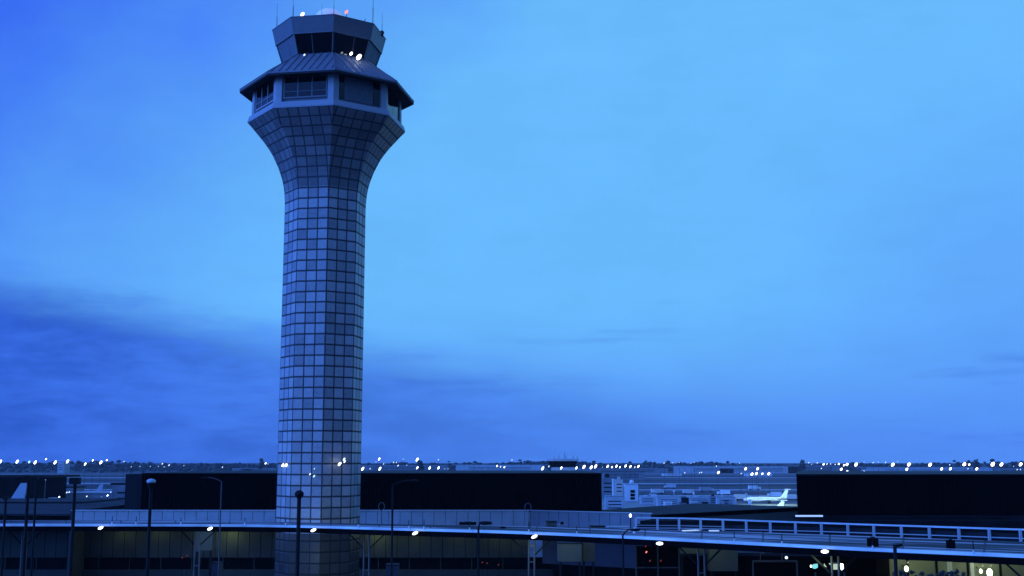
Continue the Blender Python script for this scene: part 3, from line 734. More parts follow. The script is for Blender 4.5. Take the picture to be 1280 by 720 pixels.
# pale thin posts of the glazed bus shelter left of the ticket booth
bs_ = thing('glazed_shelter', 'dark glazed shelter with three thin pale posts left of the pale booth', 'shelter', (P(821,700,104).x, 104, 4.4))
for px in (795, 822, 848.5):
    p = P(px, 681, 104); b = MB(); b.box(p.x-.07, p.x+.07, 104, 104.14, 4.4, p.z); b.build('post', 'kiosk', bs_)
a_, c_ = P(795, 681, 104), P(848.5, 681, 104)
b = MB(); b.box(a_.x, c_.x, 104.05, 104.1, 5.0, a_.z-.1); b.build('pane', 'dglass', bs_)
b = MB(); b.box(a_.x-.1, c_.x+.1, 103.9, 106.2, a_.z, a_.z+.12); b.build('roof', 'pole', bs_)
b = MB(); zz = P(821,709.5,104).z; b.box(a_.x, c_.x, 104.0, 104.04, zz-.05, zz+.05); b.build('rail', 'dpole', bs_)
# little red lamps
for i, (px, py, D_, lb) in enumerate(((807,682.7,103.8,'small red lamp highest on the dark glazed shelter'),(808,690,103.8,'brightest small red lamp in the middle of the dark glazed shelter'),(812.5,701,103.8,'small red lamp lowest on the dark glazed shelter'),(826,701,103.8,'faint red lamp in the second bay of the dark glazed shelter'),
        (603,703,150,'left red lamp in the dark opening between the tower and stair enclosure'),(609,704,150,'middle red lamp in the dark opening between the tower and stair enclosure'),(623,706,150,'right red lamp in the dark opening between the tower and stair enclosure'),
        (228,697,150,'left orange red lamp in the dark opening left of the first pylon'),(234,694.5,150,'right orange red lamp in the dark opening left of the first pylon'))):
    p = P(px, py, D_); t = thing('red_lamp', lb, 'lamp', p, 'small red lamps under the canopy')
    s = .07 if D_ < 120 else .08
    b = MB(); b.ball(p, s*.8, s*.5, s*1.4, 8, 6, ST); b.build('lens', 'lampred' if i == 1 else 'lampreddim', t)
    b = MB(); b.box(p.x-s*1.3, p.x+s*1.3, p.y+s*.5, p.y+s*.9, p.z-s*1.8, p.z+s*1.8)
    b.box(p.x-.02, p.x+.02, p.y+s*.6, p.y+s*.9, 4.4, p.z); b.build('back_plate', 'black', t)

# ------------------------------------------------------------ railing and roof clutter on the canopy
posts = [795,822,849,876,904,933,963,994.5,1027,1060,1092.5,1127,1162,1199,1237,1276,1316,1358]
def lerp(tab, x):
    for (x0, y0), (x1, y1) in zip(tab, tab[1:]):
        if x0 <= x <= x1: return y0+(y1-y0)*(x-x0)/(x1-x0)
rtop = [(795,647.2),(849,647.8),(904,649.5),(963,651.7),(1027,653.8),(1092,656),(1162,658.2),(1237,660.7),(1276,661.9),(1358,664.8)]
rbot = [(795,661.5),(849,662.0),(904,663.2),(963,664.5),(1027,666.2),(1092,668.4),(1162,670.8),(1237,673.6),(1276,675),(1358,678.5)]
rail = thing('roof_guard_rail', 'long pale guard rail of open rectangular bays along the canopy roof', 'railing', PZ(795,661.5,LIPZ+.25), None)
pts_t, pts_b = [], []
for px in posts:
    pb_ = PZ(px, lerp(rbot, px), LIPZ+.24); pt_ = P(px, lerp(rtop, px), pb_.y); pts_b.append(pb_); pts_t.append(pt_)
    b = MB(); b.box(pb_.x-.09, pb_.x+.09, pb_.y-.08, pb_.y+.08, pb_.z-.12, pt_.z); b.build('post', 'rail', rail)
b = MB()
for a_, c_ in zip(pts_t, pts_t[1:]): b.bar(a_, c_, .10, .13)
b.build('top_rail', 'rail', rail)
b = MB()
for a_, c_ in zip(pts_b, pts_b[1:]): b.bar(a_+Vector((0,0,.12)), c_+Vector((0,0,.12)), .08, .07)
for a_, c_, e_, g_ in list(zip(pts_t, pts_t[1:], pts_b, pts_b[1:]))[:4]: b.bar(a_*.35+e_*.65, c_*.35+g_*.65, .05, .05)
b.build('lower_rail', 'trim', rail)
# kick upstand behind the rail
strip([p+Vector((0,.55,0)) for p in pts_b], 0, .12, -.2, .42).build('upstand', 'black2', rail)
for px0, px1, lab in ((854.5,872,'left'),(886.5,898.5,'right')):
    a_, c_ = PZ(px0, 663.4, LIPZ+.27), PZ(px1, 662.6+(.8 if px0>880 else 0), LIPZ+.27)
    b = MB(); b.bar(a_, c_, .45, .08)
    tag(b.build('skylight', 'whitestrip'), '%s of two short bright white strips under the guard rail' % lab, 'rooflight', 'white strips under the rail')

def unit(name, label, cat, px0, px1, y0, y1, D, dep, m_, top='plain', group=None, floorz=None):
    a_, c_ = P(px0, y1, D), P(px1, y0, D)
    if floorz is not None: a_.z = floorz
    t = thing(name, label, cat, ((a_.x+c_.x)/2, D, a_.z), group); w_ = c_.x-a_.x; h0 = c_.z-a_.z
    b = MB(); b.box(a_.x, c_.x, D, D+dep, a_.z+.001, c_.z); b.build('casing', m_, t)
    b = MB()
    if top == 'fan': b.tube(((a_.x+c_.x)/2, D+dep/2, c_.z), ((a_.x+c_.x)/2, D+dep/2, c_.z+h0*.18), w_*.25, w_*.22, 10)
    elif top == 'pitch':
        b.prism([(a_.x-.05*w_, D-.1), (c_.x+.05*w_, D-.1), (c_.x+.05*w_, D+dep+.1), (a_.x-.05*w_, D+dep+.1)], c_.z, c_.z+h0*.06)
    else: b.box(a_.x-.03*w_, c_.x+.03*w_, D-.05, D+dep+.05, c_.z, c_.z+h0*.07)
    b.build('cap', 'trim' if m_ in ('shed','shed3') else 'pole', t)
    b = MB(); 
    for i in range(3): z_ = a_.z+h0*(.3+.2*i); b.box(a_.x+w_*.15, c_.x-w_*.15, D-.03, D+.01, z_, z_+h0*.06)
    b.build('vent', 'pole', t)
    return t
rz = LIPZ+.22
unit('roof_vent', 'dark round vent on the canopy roof below the guard rail, middle right', 'vent', 1087, 1098, 673, 682, 84, .6, 'black', 'fan', floorz=rz)
unit('roof_vent', 'square dark vent on the far right of the canopy roof', 'vent', 1186, 1194, 675.5, 683, 82, .5, 'black', 'fan', floorz=rz)
unit('roof_vent', 'dark vent at the back of the canopy roof above the white-lit middle', 'vent', 574, 595, 653, 661, 112.5, 1, 'black', 'fan', floorz=rz)
unit('roof_vent', 'smallest dark vent, on the canopy roof right of the two bigger ones', 'vent', 625, 632, 658.5, 663.5, 107, .5, 'black', 'fan', floorz=rz)
unit('plant_unit', 'rusty brown plant unit behind the canopy left of the blue unit', 'plant unit', 683, 696, 653, 662, 112, 1.5, 'brown', floorz=13.0)
unit('plant_unit', 'grey blue plant unit behind the canopy right of the rusty brown one', 'plant unit', 698, 708, 656, 662, 110.5, 1.5, 'shed2', 'fan', floorz=13.0)
unit('plant_unit', 'long low grey plant unit in front of the blue-grey wing', 'plant unit', 760, 787, 659.5, 664, 107, 1.2, 'shed', floorz=13.0)
unit('plant_unit', 'low brown plant unit near the left end of the guard rail', 'plant unit', 738, 756, 658.5, 663, 109, 1, 'brown', floorz=13.0)
for i, (px, h0) in enumerate(((140,6),(170,6),(226,5),(306,5),(357,5),(448,6),(511,7),(530,8),(587,7),(661,9),(721,6),(918,8),(977.5,8),(1091,9),(1217,10))):
    y_ = lerp(lip, px)-3.0; p = PZ(px, y_, rz)
    t = thing('lightning_rod', 'short dark rod with pale foot on the canopy edge, %s from the left' % ORD[i], 'rod', p, 'rods along the canopy edge')
    hh = h0*mpp(p.y)
    b = MB(); b.tube(p+Vector((0,0,.25)), p+Vector((0,0,hh+.3)), .035, .03, 6); b.build('rod', 'pole', t)
    b = MB(); b.tube(p, p+Vector((0,0,.28)), .07, .05, 8); b.build('foot', 'lip', t)
# lamp on a post just left of the rail
def lamp_post(label, px, py, D, kind, r=.08, m_='pole', basez=0.0, group='lamp posts in front of the canopy', arm=0, name='lamp_post', hs=1.0):
    p = P(px, py, D); t = thing(name, label, 'lamp post', (p.x, D, basez), group)
    b = MB(); b.tube((p.x, D, basez), (p.x, D, p.z), r*1.15, r*.85, 10); b.tube((p.x,D,basez),(p.x,D,basez+.5), r*2, r*1.8, 10); pole = b.build('pole', m_, t)
    if kind == 'globe':
        b = MB(); b.ball(p+Vector((0,0,.18*hs)), .24*hs, .24*hs, .20*hs, 14, 10); b.build('lamp_head', 'pole', t, True)
        b = MB(); b.tube(p-Vector((0,0,.12)), p+Vector((0,0,.02)), .07, .15*hs, 10); b.build('collar', 'pole', t)
    elif kind == 'dome':
        b = MB(); b.ball(p+Vector((0,0,.05)), .27*hs, .27*hs, .17*hs, 14, 8); b.build('lamp_head', 'shed', t, True)
        b = MB(); b.tube(p-Vector((0,0,.32)), p-Vector((0,0,.02)), .16*hs, .27*hs, 12); b.build('collar', 'pole', t)
    elif kind == 'box':
        b = MB(); b.obox(p+Vector((.32*hs,0,.05)), (.38*hs,.25,.16*hs), (Vector((1,0,.25)).normalized(), Vector((0,1,0)), Vector((-.25,0,1)).normalized())); b.build('lamp_head', 'pole', t)
    elif kind == 'arm':
        b = MB(); q0 = p; 
        for k in range(5):
            q1 = p+Vector((arm*(k+1)/5, 0, .28*math.sin((k+1)/5*1.6))); b.tube(q0, q1, r*.6, r*.6, 8); q0 = q1
        b.build('arm', m_, t)
        b = MB(); b.ball(q0+Vector((math.copysign(.25,arm),0,-.02)), .38*hs, .16*hs, .10*hs, 12, 8); b.build('lamp_head', 'pole', t, True)
    elif kind == 'flood':
        b = MB(); b.box(p.x-.35*hs, p.x+.35*hs, D-.2, D+.15, p.z-.15, p.z+.28*hs); b.build('lamp_head', 'pole', t)
    return t
lamp_post('thin dark post at the far left edge', 7.5, 622, 78, 'flood', .09, hs=.35)
lamp_post('left of a close pair of dark posts at the far left', 36, 597, 74, 'flood', .11, hs=.45)
lamp_post('right of a close pair of dark posts at the far left', 46, 597, 74, 'flood', .075, hs=.3)
lamp_post('dark post with a ragged floodlight head between the left pair and the black penthouse', 94, 602, 72, 'flood', .11, hs=.85)
lamp_post('tall post with a pale domed head before the left black penthouse', 189, 603, 68, 'dome', .10, hs=.95)
lamp_post('very thin post left of the tower with a faint arm', 277, 602, 80, 'arm', .045, 'dpole', arm=-.9, hs=.7)
lamp_post('thick dark post with a round ball head, before the tower foot', 374, 622, 62, 'globe', .12, hs=1.0)
lamp_post('tall thin post with a long arm reaching right, right of the tower', 491, 606, 76, 'arm', .075, arm=1.1, hs=.8)
lamp_post('dark post whose head just clears the canopy edge, middle', 598, 660, 64, 'arm', .07, arm=.12, hs=1.0)
lamp_post('dark post with hooked arm left of the guard rail end', 778.5, 669, 60, 'arm', .055, arm=.36, hs=.75)
lamp_post('dark post with a boxy tilted head at the right', 1118.5, 683, 58, 'box', .10, hs=.42)
# ring lamp posts above the canopy
for px, py, D_, lab in ((477,633,113,'pale ring-shaped lamp on a thin rod right of the tower'),(660,634,108,'pale ring-shaped lamp above the canopy before the black penthouse')):
    p = P(px, py, D_); t = thing('ring_lamp', lab, 'lamp', (p.x, D_, rz), 'ring lamps on the canopy')
    b = MB(); n = 14; rr_ = .28
    for i in range(n):
        a0, a1 = 2*math.pi*i/n, 2*math.pi*(i+1)/n
        b.tube(p+Vector((rr_*math.cos(a0),0,rr_*1.3*math.sin(a0))), p+Vector((rr_*math.cos(a1),0,rr_*1.3*math.sin(a1))), .035, .035, 6, False)
    b.build('ring', 'dpole', t)
    b = MB(); b.tube((p.x+(.2 if px > 600 else 0), D_, rz-.3), (p.x+(.2 if px > 600 else 0), D_, p.z-.3), .05, .04, 8); b.build('rod', 'dpole', t)
p = P(788, 644.5, 104); t = thing('marker_lamp', 'small bright lamp on a rod left of the guard rail end', 'lamp', (p.x,104,rz-.4))
b = MB(); b.ball(p, .10, .1, .15, 10, 8); b.build('lens', 'lamp', t); b = MB(); b.tube((p.x,104,rz-.4),(p.x,104,p.z-.12),.03,.03,6); b.build('rod', 'pole', t)
p = PZ(792.5, 663, rz+.2); t = thing('bollard', 'stubby pale bollard at the foot of the first rail post', 'bollard', (p.x,p.y,rz-.1))
b = MB(); b.tube((p.x,p.y-.3,rz-.1),(p.x,p.y-.3,rz+.35),.13,.11,12); b.build('body', 'lip', t); b = MB(); b.ball((p.x,p.y-.3,rz+.35),.11); b.build('cap', 'lip', t)

# ------------------------------------------------------------ left middle distance
unit('service_block', 'long dark low service block at the far left behind the canopy', 'building', -160, 92, 633.5, 650, 190, 18, 'roof', 'pitch', floorz=0)
unit('concourse_building', 'low pale concourse with light roof beyond the far left block', 'building', -240, 158, 617.5, 632, 480, 30, 'shed', 'pitch', floorz=0)
unit('dark_concourse', 'black flat building at the far left edge behind the big tail fin', 'building', -300, 46.5, 597, 609, 450, 30, 'black', 'pitch', floorz=0)
unit('pale_hut', 'small square pale hut in front of the low pale concourse at left', 'hut', 60, 68, 626, 634, 300, 3, 'shed3', floorz=0)
rg = random.Random(5)
hangs = [(140,185,606,612,470,'shed2','low dim hangar left of the black penthouse'),(52,92,610,616,500,'shed2','low dim hangar between the left posts'),
 (753,766,597,622,330,'shed2','tall grey block just right of the middle black penthouse'),(769.5,778.5,599.5,620,335,'shed','pale upright block left of the domed ramp tower'),
 (757,780,621,640,262,'shed','pale stepped block at the end of the middle penthouse'),(801,819,620.5,629,370,'shed','low pale box right of the domed ramp tower'),
 (813,821,618,628,362,'shed3','small white box on the far concourse roof'),(822,851,621.5,632,372,'shed','wide pale box in the middle of the concourse clutter'),
 (831,840,627,636,330,'shed3','bright square box in front of the wide pale one'),(853,861,622.5,629,400,'black2','dark box in the concourse clutter'),
 (861,888,621,629,410,'shed','long pale box behind the dark one'),(888,896,620,630,415,'shed2','grey box near the right of the clutter'),
 (897,919,622,632,420,'shed','pale box at the right end of the clutter'),(866,874,633,641,300,'shed3','tiny white box low beside the dark roof'),
 (850,858,629,637,320,'shed2','grey box beside the bright square box'),(905,911,626,636,350,'shed2','upright grey box before the white jets')]
PZF = 6.5
conc = thing('pier_concourse', 'long low pier building with cluttered roof beyond the blue-grey wing', 'building', (wx(830,320), 320, 0))
fp = [(wx(745,320),320),(wx(920,320),320),(wx(920,470),470),(wx(745,470),470)]
b = MB(); b.prism(fp, 0, PZF-.25); b.build('wall', 'shed2', conc)
b = MB(); b.prism([(x+(-.3 if i in (0,3) else .3), y+(-.3 if i < 2 else .3)) for i, (x, y) in enumerate(fp)], PZF-.24, PZF-.01); b.build('roof', 'shed2', conc)
for px0, px1, y0, y1, D_, m_, lb in hangs:
    if px0 > 700: D_ = 13.5*F/(y1-578)
    unit('rooftop_box' if px0 > 700 else 'hangar', lb, 'rooftop box' if px0 > 700 else 'hangar', px0, px1, y0, y1, D_, 3 if px0 > 700 else 12, m_, rg.choice(('plain','fan')) if px0 > 700 else 'pitch', 'boxes on and behind the pier roof' if px0 > 700 else None, floorz=(0 if px0 < 700 else PZF))
# thin masts in the clutter
for i, (px, y0, D_) in enumerate(((766.5,600,325),(817,614,362),(842.5,614,371),(867,617,405),(902,617,420),(932.5,618,445))):
    D_ = 415+i*3; p = P(px, y0, D_); t = thing('vent_mast', 'thin pale mast on the pier roof clutter, %s from the left' % ORD[i], 'mast', (p.x, D_, PZF), 'masts on the pier roof')
    b = MB(); b.tube((p.x,D_,PZF),(p.x,D_,p.z), .42 if i == 0 else .16, .36 if i == 0 else .12, 8); b.build('mast', 'shed3' if i == 0 else 'shed', t)
    b = MB(); b.ball(p, .4 if i else .5, .4, .4, 8, 6); b.build('cap', 'shed3', t)
# domed ramp tower
rtw = thing('ramp_tower', 'pale ramp tower with a white dome and dark centre windows', 'tower', (P(789,620,425).x, 425, 0))
a_, c_ = P(781,626,425), P(797.5,605.5,425)
b = MB(); b.box(a_.x, c_.x, 425, 429, 0, c_.z); b.build('wall', 'shed3', rtw)
b = MB(); b.box(a_.x-.1, c_.x+.1, 424.8, 429.2, c_.z, c_.z+.25); b.build('roof', 'shed', rtw)
b = MB(); p = P(789.5, 602.5, 427); b.ball(p, .78, .78, .78, 12, 8); b.tube((p.x,427,c_.z),(p.x,427,p.z-.3),.2,.2,8); b.build('dome', 'white', rtw, True)
b = MB()
for y0, y1 in ((612.5,616),(617,620.5),(621.5,624.5)):
    q0, q1 = P(788, y1, 424.9), P(793.5, y0, 424.9); b.box(q0.x, q1.x, 424.9, 425.02, q0.z, q1.z)
b.build('window', 'black', rtw)
b = MB(); b.box(c_.x+.01, c_.x+.35, 425, 429, 0, c_.z-.4); b.box(a_.x-.3, a_.x-.01, 426, 429, 0, c_.z-.8); b.build('pilaster', 'shed2', rtw)
# small ducts and pipes over the pier roof
rnd = random.Random(23); duct = sorted((rnd.uniform(800, 915), rnd.uniform(621.5, 640)) for _ in range(18))
for i, (px, yb) in enumerate(duct):
    D_ = 13.5*F/(yb-578); w_ = rnd.uniform(2, 9); h0 = rnd.uniform(1.0, 3.2); a_, c_ = P(px-w_/2, yb, D_), P(px+w_/2, yb-h0, D_)
    t = thing('roof_duct', 'small duct among the clutter on the pier roof, %s from the left' % ORD[i], 'duct', (P(px,yb,D_).x, D_, PZF), 'ducts on the pier roof')
    b = MB(); b.box(a_.x, c_.x, D_, D_+1.5, PZF+.02, max(c_.z, PZF+.4)); b.build('casing', rnd.choice(('shed','shed3','black2','shed2')), t)
    b = MB(); b.box(a_.x-.06, c_.x+.06, D_-.06, D_+1.56, max(c_.z, PZF+.4), max(c_.z, PZF+.4)+.1); b.build('lid', rnd.choice(('trim','shed3')), t)
# far ramp control building on the skyline
fr = thing('ramp_control_building', 'far ramp control cab with wide dark windows under a flat pale roof on the skyline', 'tower', (P(704,590,640).x, 640, 0))
a_, c_ = P(690,596,640), P(719,584,640); b = MB(); b.box(a_.x, c_.x, 640, 652, 0, c_.z); b.build('wall', 'shed', fr)
b = MB(); t0, t1 = P(686,576.3,640), P(721.5,576.3,640); l0, l1 = P(688.5,584,640), P(718.5,584,640)
b.rings([[Vector((l0.x,640,l0.z)),Vector((l1.x,640,l0.z)),Vector((l1.x,652,l0.z)),Vector((l0.x,652,l0.z))],[Vector((t0.x,639,t0.z)),Vector((t1.x,639,t0.z)),Vector((t1.x,653,t0.z)),Vector((t0.x,653,t0.z))]], True)
cgl = b.build('window', 'black', fr)
for i in range(9): b = MB(); xa_ = l0.x+(l1.x-l0.x)*i/8; xb_ = t0.x+(t1.x-t0.x)*i/8; b.bar((xa_,639.95,l0.z),(xb_,638.95,t0.z),.18); b.build('mullion', 'black2', cgl)
b = MB(); b.box(t0.x-.8, t1.x+.8, 638, 654, t0.z, t0.z+1.1); b.build('roof', 'shed', fr)
for px, hh in ((693,1.6),(699,2),(706,3.4),(708,2.2),(717,1.8),(722,1.5)): b = MB(); xx = wx(px,642); b.tube((xx,642,t0.z+1.1),(xx,642,t0.z+1.1+hh),.16,.1,6); b.build('antenna', 'dpole', fr)
# far buildings
fars = [(842,1003,583,587,1500,'shed','long pale hangar row on the skyline right of the domed ramp tower'),(900,917,586,591,1100,'shed3','short white hangar before the long pale row'),
 (830,852,592,594.5,1000,'shed3','flat bright shed low in the middle of the airfield'),(935,965,591.5,595,1000,'shed3','bright low terminal patch with a row of lamps above'),
 (1084,1241,584.5,595,800,'shed','big pale warehouse above the right black box'),(1241,1330,585,595,790,'shed2','dim warehouse at the far right edge'),
 (985,1050,581.5,586,1300,'shed2','dim grey hangar above the corner of the right black box'),(450,560,581,590,1200,'shed2','hazy hangar above the middle penthouse, next to the tower'),
 (570,680,581.5,590,1150,'shed','wide hazy hangar above the middle penthouse, left of the ramp control cab'),(722,835,585,589,1300,'shed2','dim hangar right of the ramp control cab'),
 (755,806,590,600,700,'shed2','dim shed behind the upright blocks'),(290,345,585,589,1000,'shed2','dim hangar above the left penthouse beside the tower'),
 (303,315,586,588,950,'shed3','tiny white hangar above the left penthouse'),(72,80,577.5,583.5,900,'shed','faint upright hangar on the left skyline'),(1161,1190,589.2,592.2,780,'shed3','bright white strip of warehouse wall above the right black box')]
for px0, px1, y0, y1, D_, m_, lb in fars:
    D_ = min(2230, max(D_, 20*F/(y1-578)))
    unit('hangar', lb, 'hangar', px0, px1, y0, y1, D_, 30, m_, 'pitch', 'distant airfield buildings', floorz=0)
# tree belt
tb = MB(); rnd = random.Random(11)
for i in range(3600):
    x_ = rnd.uniform(-1500, 1500); y_ = rnd.uniform(2300, 2700)
    env = 17.5+2.2*math.sin(x_*.006+1)+1.4*math.sin(x_*.021)+1.2*math.sin(x_*.05)
    if rnd.random() < .07: env += rnd.uniform(1, 6)
    z_ = rnd.uniform(2, max(6, env)); r_ = rnd.uniform(2.2, 4.5)
    bmesh.ops.create_icosphere(tb.bm, subdivisions=1, radius=r_, matrix=Matrix.Translation((x_,y_,z_)) @ Matrix.Diagonal((1.3,1,rnd.uniform(.6,1),1)))
tag(tb.build('tree_belt', 'leaf'), 'dark low belt of trees along the whole horizon', 'trees', kind='stuff')
# single taller trees standing out of the belt
def tree(px, py, D, label):
    p = P(px, py, D); t = thing('far_tree', label, 'tree', (p.x, D, 0), 'trees rising above the belt'); rnd = random.Random(int(px))
    b = MB(); b.tube((p.x,D,0),(p.x,D,p.z*.7),.5,.2,6)
    for i in range(5): a_ = rnd.uniform(0,6.28); b.tube((p.x,D,p.z*.5),(p.x+3*math.cos(a_),D+3*math.sin(a_),p.z*.85),.2,.08,5)
    b.build('trunk', 'leaf', t)
    b = MB()
    for i in range(90):
        a_ = rnd.uniform(0,6.28); rr_ = 4.5*math.sqrt(rnd.random()); z_ = p.z*(.45+.52*rnd.random()); rr_ *= 1-.6*max(0,(z_/p.z-.6)/.4)
        bmesh.ops.create_icosphere(b.bm, subdivisions=1, radius=rnd.uniform(.5,1.3), matrix=Matrix.Translation((p.x+rr_*math.cos(a_),D+rr_*math.sin(a_),z_)))
    b.build('crown', 'leaf', t)
tree(327, 573, 1700, 'taller far tree on the skyline left of the tower'); tree(1003, 574.5, 1600, 'far tree top above the corner of the right black box')
tree(1220, 574, 1600, 'far tree top among the lamps at the right'); tree(526, 576.5, 1500, 'far bushy tree beside a floodlight right of the tower')

# ------------------------------------------------------------ aircraft
def airliner(label, px, py_ground, D, heading, length, fin_h, ttail, m_='white', extra=1.0, z_off=0):
    base = P(px, 640, D); t = thing('airliner', label, 'airplane', (base.x, D, 0))
    rad = length*.052*extra; cz = rad*1.9
    ch, sh = math.cos(heading), math.sin(heading)
    def Wp(x, y, z): return Vector((base.x+x*ch-y*sh, D+x*sh+y*ch, z))    # x forward from the tail
    b = MB(); n = 14; rs = []
    for s, rr, zo in ((0,.06,.75),(.06,.35,.55),(.14,.68,.3),(.25,.93,.06),(.34,1,0),(.8,1,0),(.88,.94,-.03),(.94,.74,-.12),(.98,.42,-.22),(1,.06,-.28)):
        rs.append([Wp(s*length, rad*rr*math.cos(2*math.pi*i/n), cz+zo*rad+rad*rr*math.sin(2*math.pi*i/n)) for i in range(n)])
    b.rings(rs, True); b.build('fuselage', m_, t, True)
    def surf(name, pts, th, axis):
        mb = MB(); A_ = []; B_ = []
        for p in pts:
            d = Vector((0,th/2,0)) if axis == 'y' else Vector((0,0,th/2))
            A_.append(mb.bm.verts.new(Wp(p[0]+d.x, p[1]+d.y, p[2]+d.z))); B_.append(mb.bm.verts.new(Wp(p[0]-d.x, p[1]-d.y, p[2]-d.z)))
        mb.bm.faces.new(A_); mb.bm.faces.new(B_[::-1]); k = len(pts)
        for i in range(k): mb.bm.faces.new((A_[i], B_[i], B_[(i+1)%k], A_[(i+1)%k]))
        return mb.build(name, m_, t)
    zf = cz+rad*.75
    fx = length
    surf('tail_fin', ((.20*fx,0,zf-.2),(.165*fx,0,zf+fin_h*.12),(.045*fx,0,zf+fin_h),(.0*fx-.2,0,zf+fin_h),(.035*fx,0,zf-.2)), rad*.28, 'y')
    zt_ = zf+fin_h*(.96 if ttail else .05)
    for s in (-1, 1):
        surf('tailplane', ((.09*fx,0 if ttail else s*rad*.3,zt_),(.0*fx,s*length*.15,zt_+.1),(-.03*fx,s*length*.15,zt_+.1),(.02*fx,0 if ttail else s*rad*.3,zt_)), rad*.18, 'z')
        surf('wing', ((.60*fx,s*rad*.8,cz-rad*.5),(.36*fx,s*length*.45,cz+rad*.2),(.32*fx,s*length*.45,cz+rad*.2),(.42*fx,s*rad*.8,cz-rad*.5)), rad*.25, 'z')
        b = MB()
        if ttail: b.tube(Wp(.12*fx, s*rad*1.5, cz+rad*.5), Wp(.27*fx, s*rad*1.5, cz+rad*.5), rad*.3, rad*.42, 12)
        else: b.tube(Wp(.46*fx, s*length*.17, cz-rad*.9), Wp(.57*fx, s*length*.17, cz-rad*.9), rad*.4, rad*.52, 12)
        b.build('engine', m_, t, True)
        b = MB(); b.tube(Wp(.42*fx, s*rad*1.3, 0), Wp(.42*fx, s*rad*1.3, cz-rad*.5), .18, .18, 8); b.tube(Wp(.42*fx, s*rad*1.3-.2, .45), Wp(.42*fx, s*rad*1.3+.2, .45), .45, .45, 12); b.build('main_gear', 'pole', t)
    b = MB(); b.tube(Wp(.9*fx,0,0), Wp(.9*fx,0,cz-rad*.5), .12, .12, 8); b.tube(Wp(.9*fx,-.2,.35), Wp(.9*fx,.2,.35), .35, .35, 12); b.build('nose_gear', 'pole', t)
    b = MB()
    for i in range(18):
        s = .3+.5*i/18
        for q_ in (-1, 1): c_ = Wp(s*fx, q_*rad*.985, cz+rad*.25); b.ball(c_, .16, .16, .2, 6, 4)
    b.build('cabin_window', 'black', t)
    return t
airliner('big silver tail fin of an airliner parked at the far left edge', 32, 0, 345, R(176), 40, 8.9, False, 'fuselage', .95)
airliner('small airliner with a pale swept fin left of the black penthouse', 127, 0, 560, R(172), 30, 5.6, False, 'fuselage', 1)
airliner('front white jet with T tail parked left of the right black box', 981, 0, 470, R(178), 18.5, 2.6, True, 'white', 1.1)
airliner('rear white jet with T tail parked just behind the front one', 986, 0, 590, R(176), 22, 4.0, True, 'white', 1.0)
# added lights with no fitting, to brighten the two white jets
for x_, D_ in ((945, 462), (970, 464), (950, 578), (978, 580)):
    p = P(x_, 622, D_); point('jet_fill_light', Vector((p.x, D_-9, 9)), 9000, (.62,1,.86), .4)
t = thing('fuel_bowser', 'white upright tank beside the front white jet', 'tank', (P(937,630,425).x, 425, 0))
a_, c_ = P(935,640,425), P(939.5,624.5,425); b = MB(); b.tube(((a_.x+c_.x)/2,425,.5),((a_.x+c_.x)/2,425,c_.z),.65,.6,12); b.build('tank', 'white', t, True)
b = MB(); b.box(a_.x-.1,c_.x+.1,424.2,425.8,0,.6); b.build('base', 'pole', t)

# service trucks out on the airfield
def truck(label, px, D, ln, m_, hd):
    g0 = P(px, 640, D); t = thing('service_truck', label, 'truck', (g0.x, D, 0), 'service trucks on the airfield'); t.rotation_euler = (0,0,0)
    c, s_ = math.cos(hd), math.sin(hd); ax = (Vector((c,s_,0)), Vector((-s_,c,0)), Vector((0,0,1))); o_ = Vector((g0.x, D, 0))
    b = MB(); b.obox(o_-ax[0]*ln*.12+Vector((0,0,2.0)), (ln*.38, 1.2, 1.2), ax); b.build('body', m_, t)
    b = MB(); b.obox(o_+ax[0]*ln*.40+Vector((0,0,1.5)), (ln*.11, 1.1, .8), ax); b.build('cab', 'shed3', t)
    b = MB(); b.obox(o_+Vector((0,0,.65)), (ln*.5, .9, .15), ax); b.build('chassis', 'pole', t)
    for i in (-.35, .35):
        for j in (-1, 1):
            q_ = o_+ax[0]*ln*i+ax[1]*j*1.0+Vector((0,0,.45)); b = MB(); b.tube(q_-ax[1]*.15, q_+ax[1]*.15, .45, .45, 10); b.build('wheel', 'black', t)
for i, (px, D_, ln, m_, hd) in enumerate(((822,770,8,'shed3',.2),(838,930,9,'shed',2.9),(861,760,7,'shed3',.1),(884,820,10,'shed',.3),(905,740,8,'shed3',3.0),(929,640,9,'shed3',.1),(944,880,9,'white',.2),(957,615,6,'shed',.3),(969,690,8,'shed3',2.8),(990,640,9,'white',.1))):
    truck('small pale service truck on the open airfield, %s from the left' % ORD[i], px, D_, ln, m_, hd)

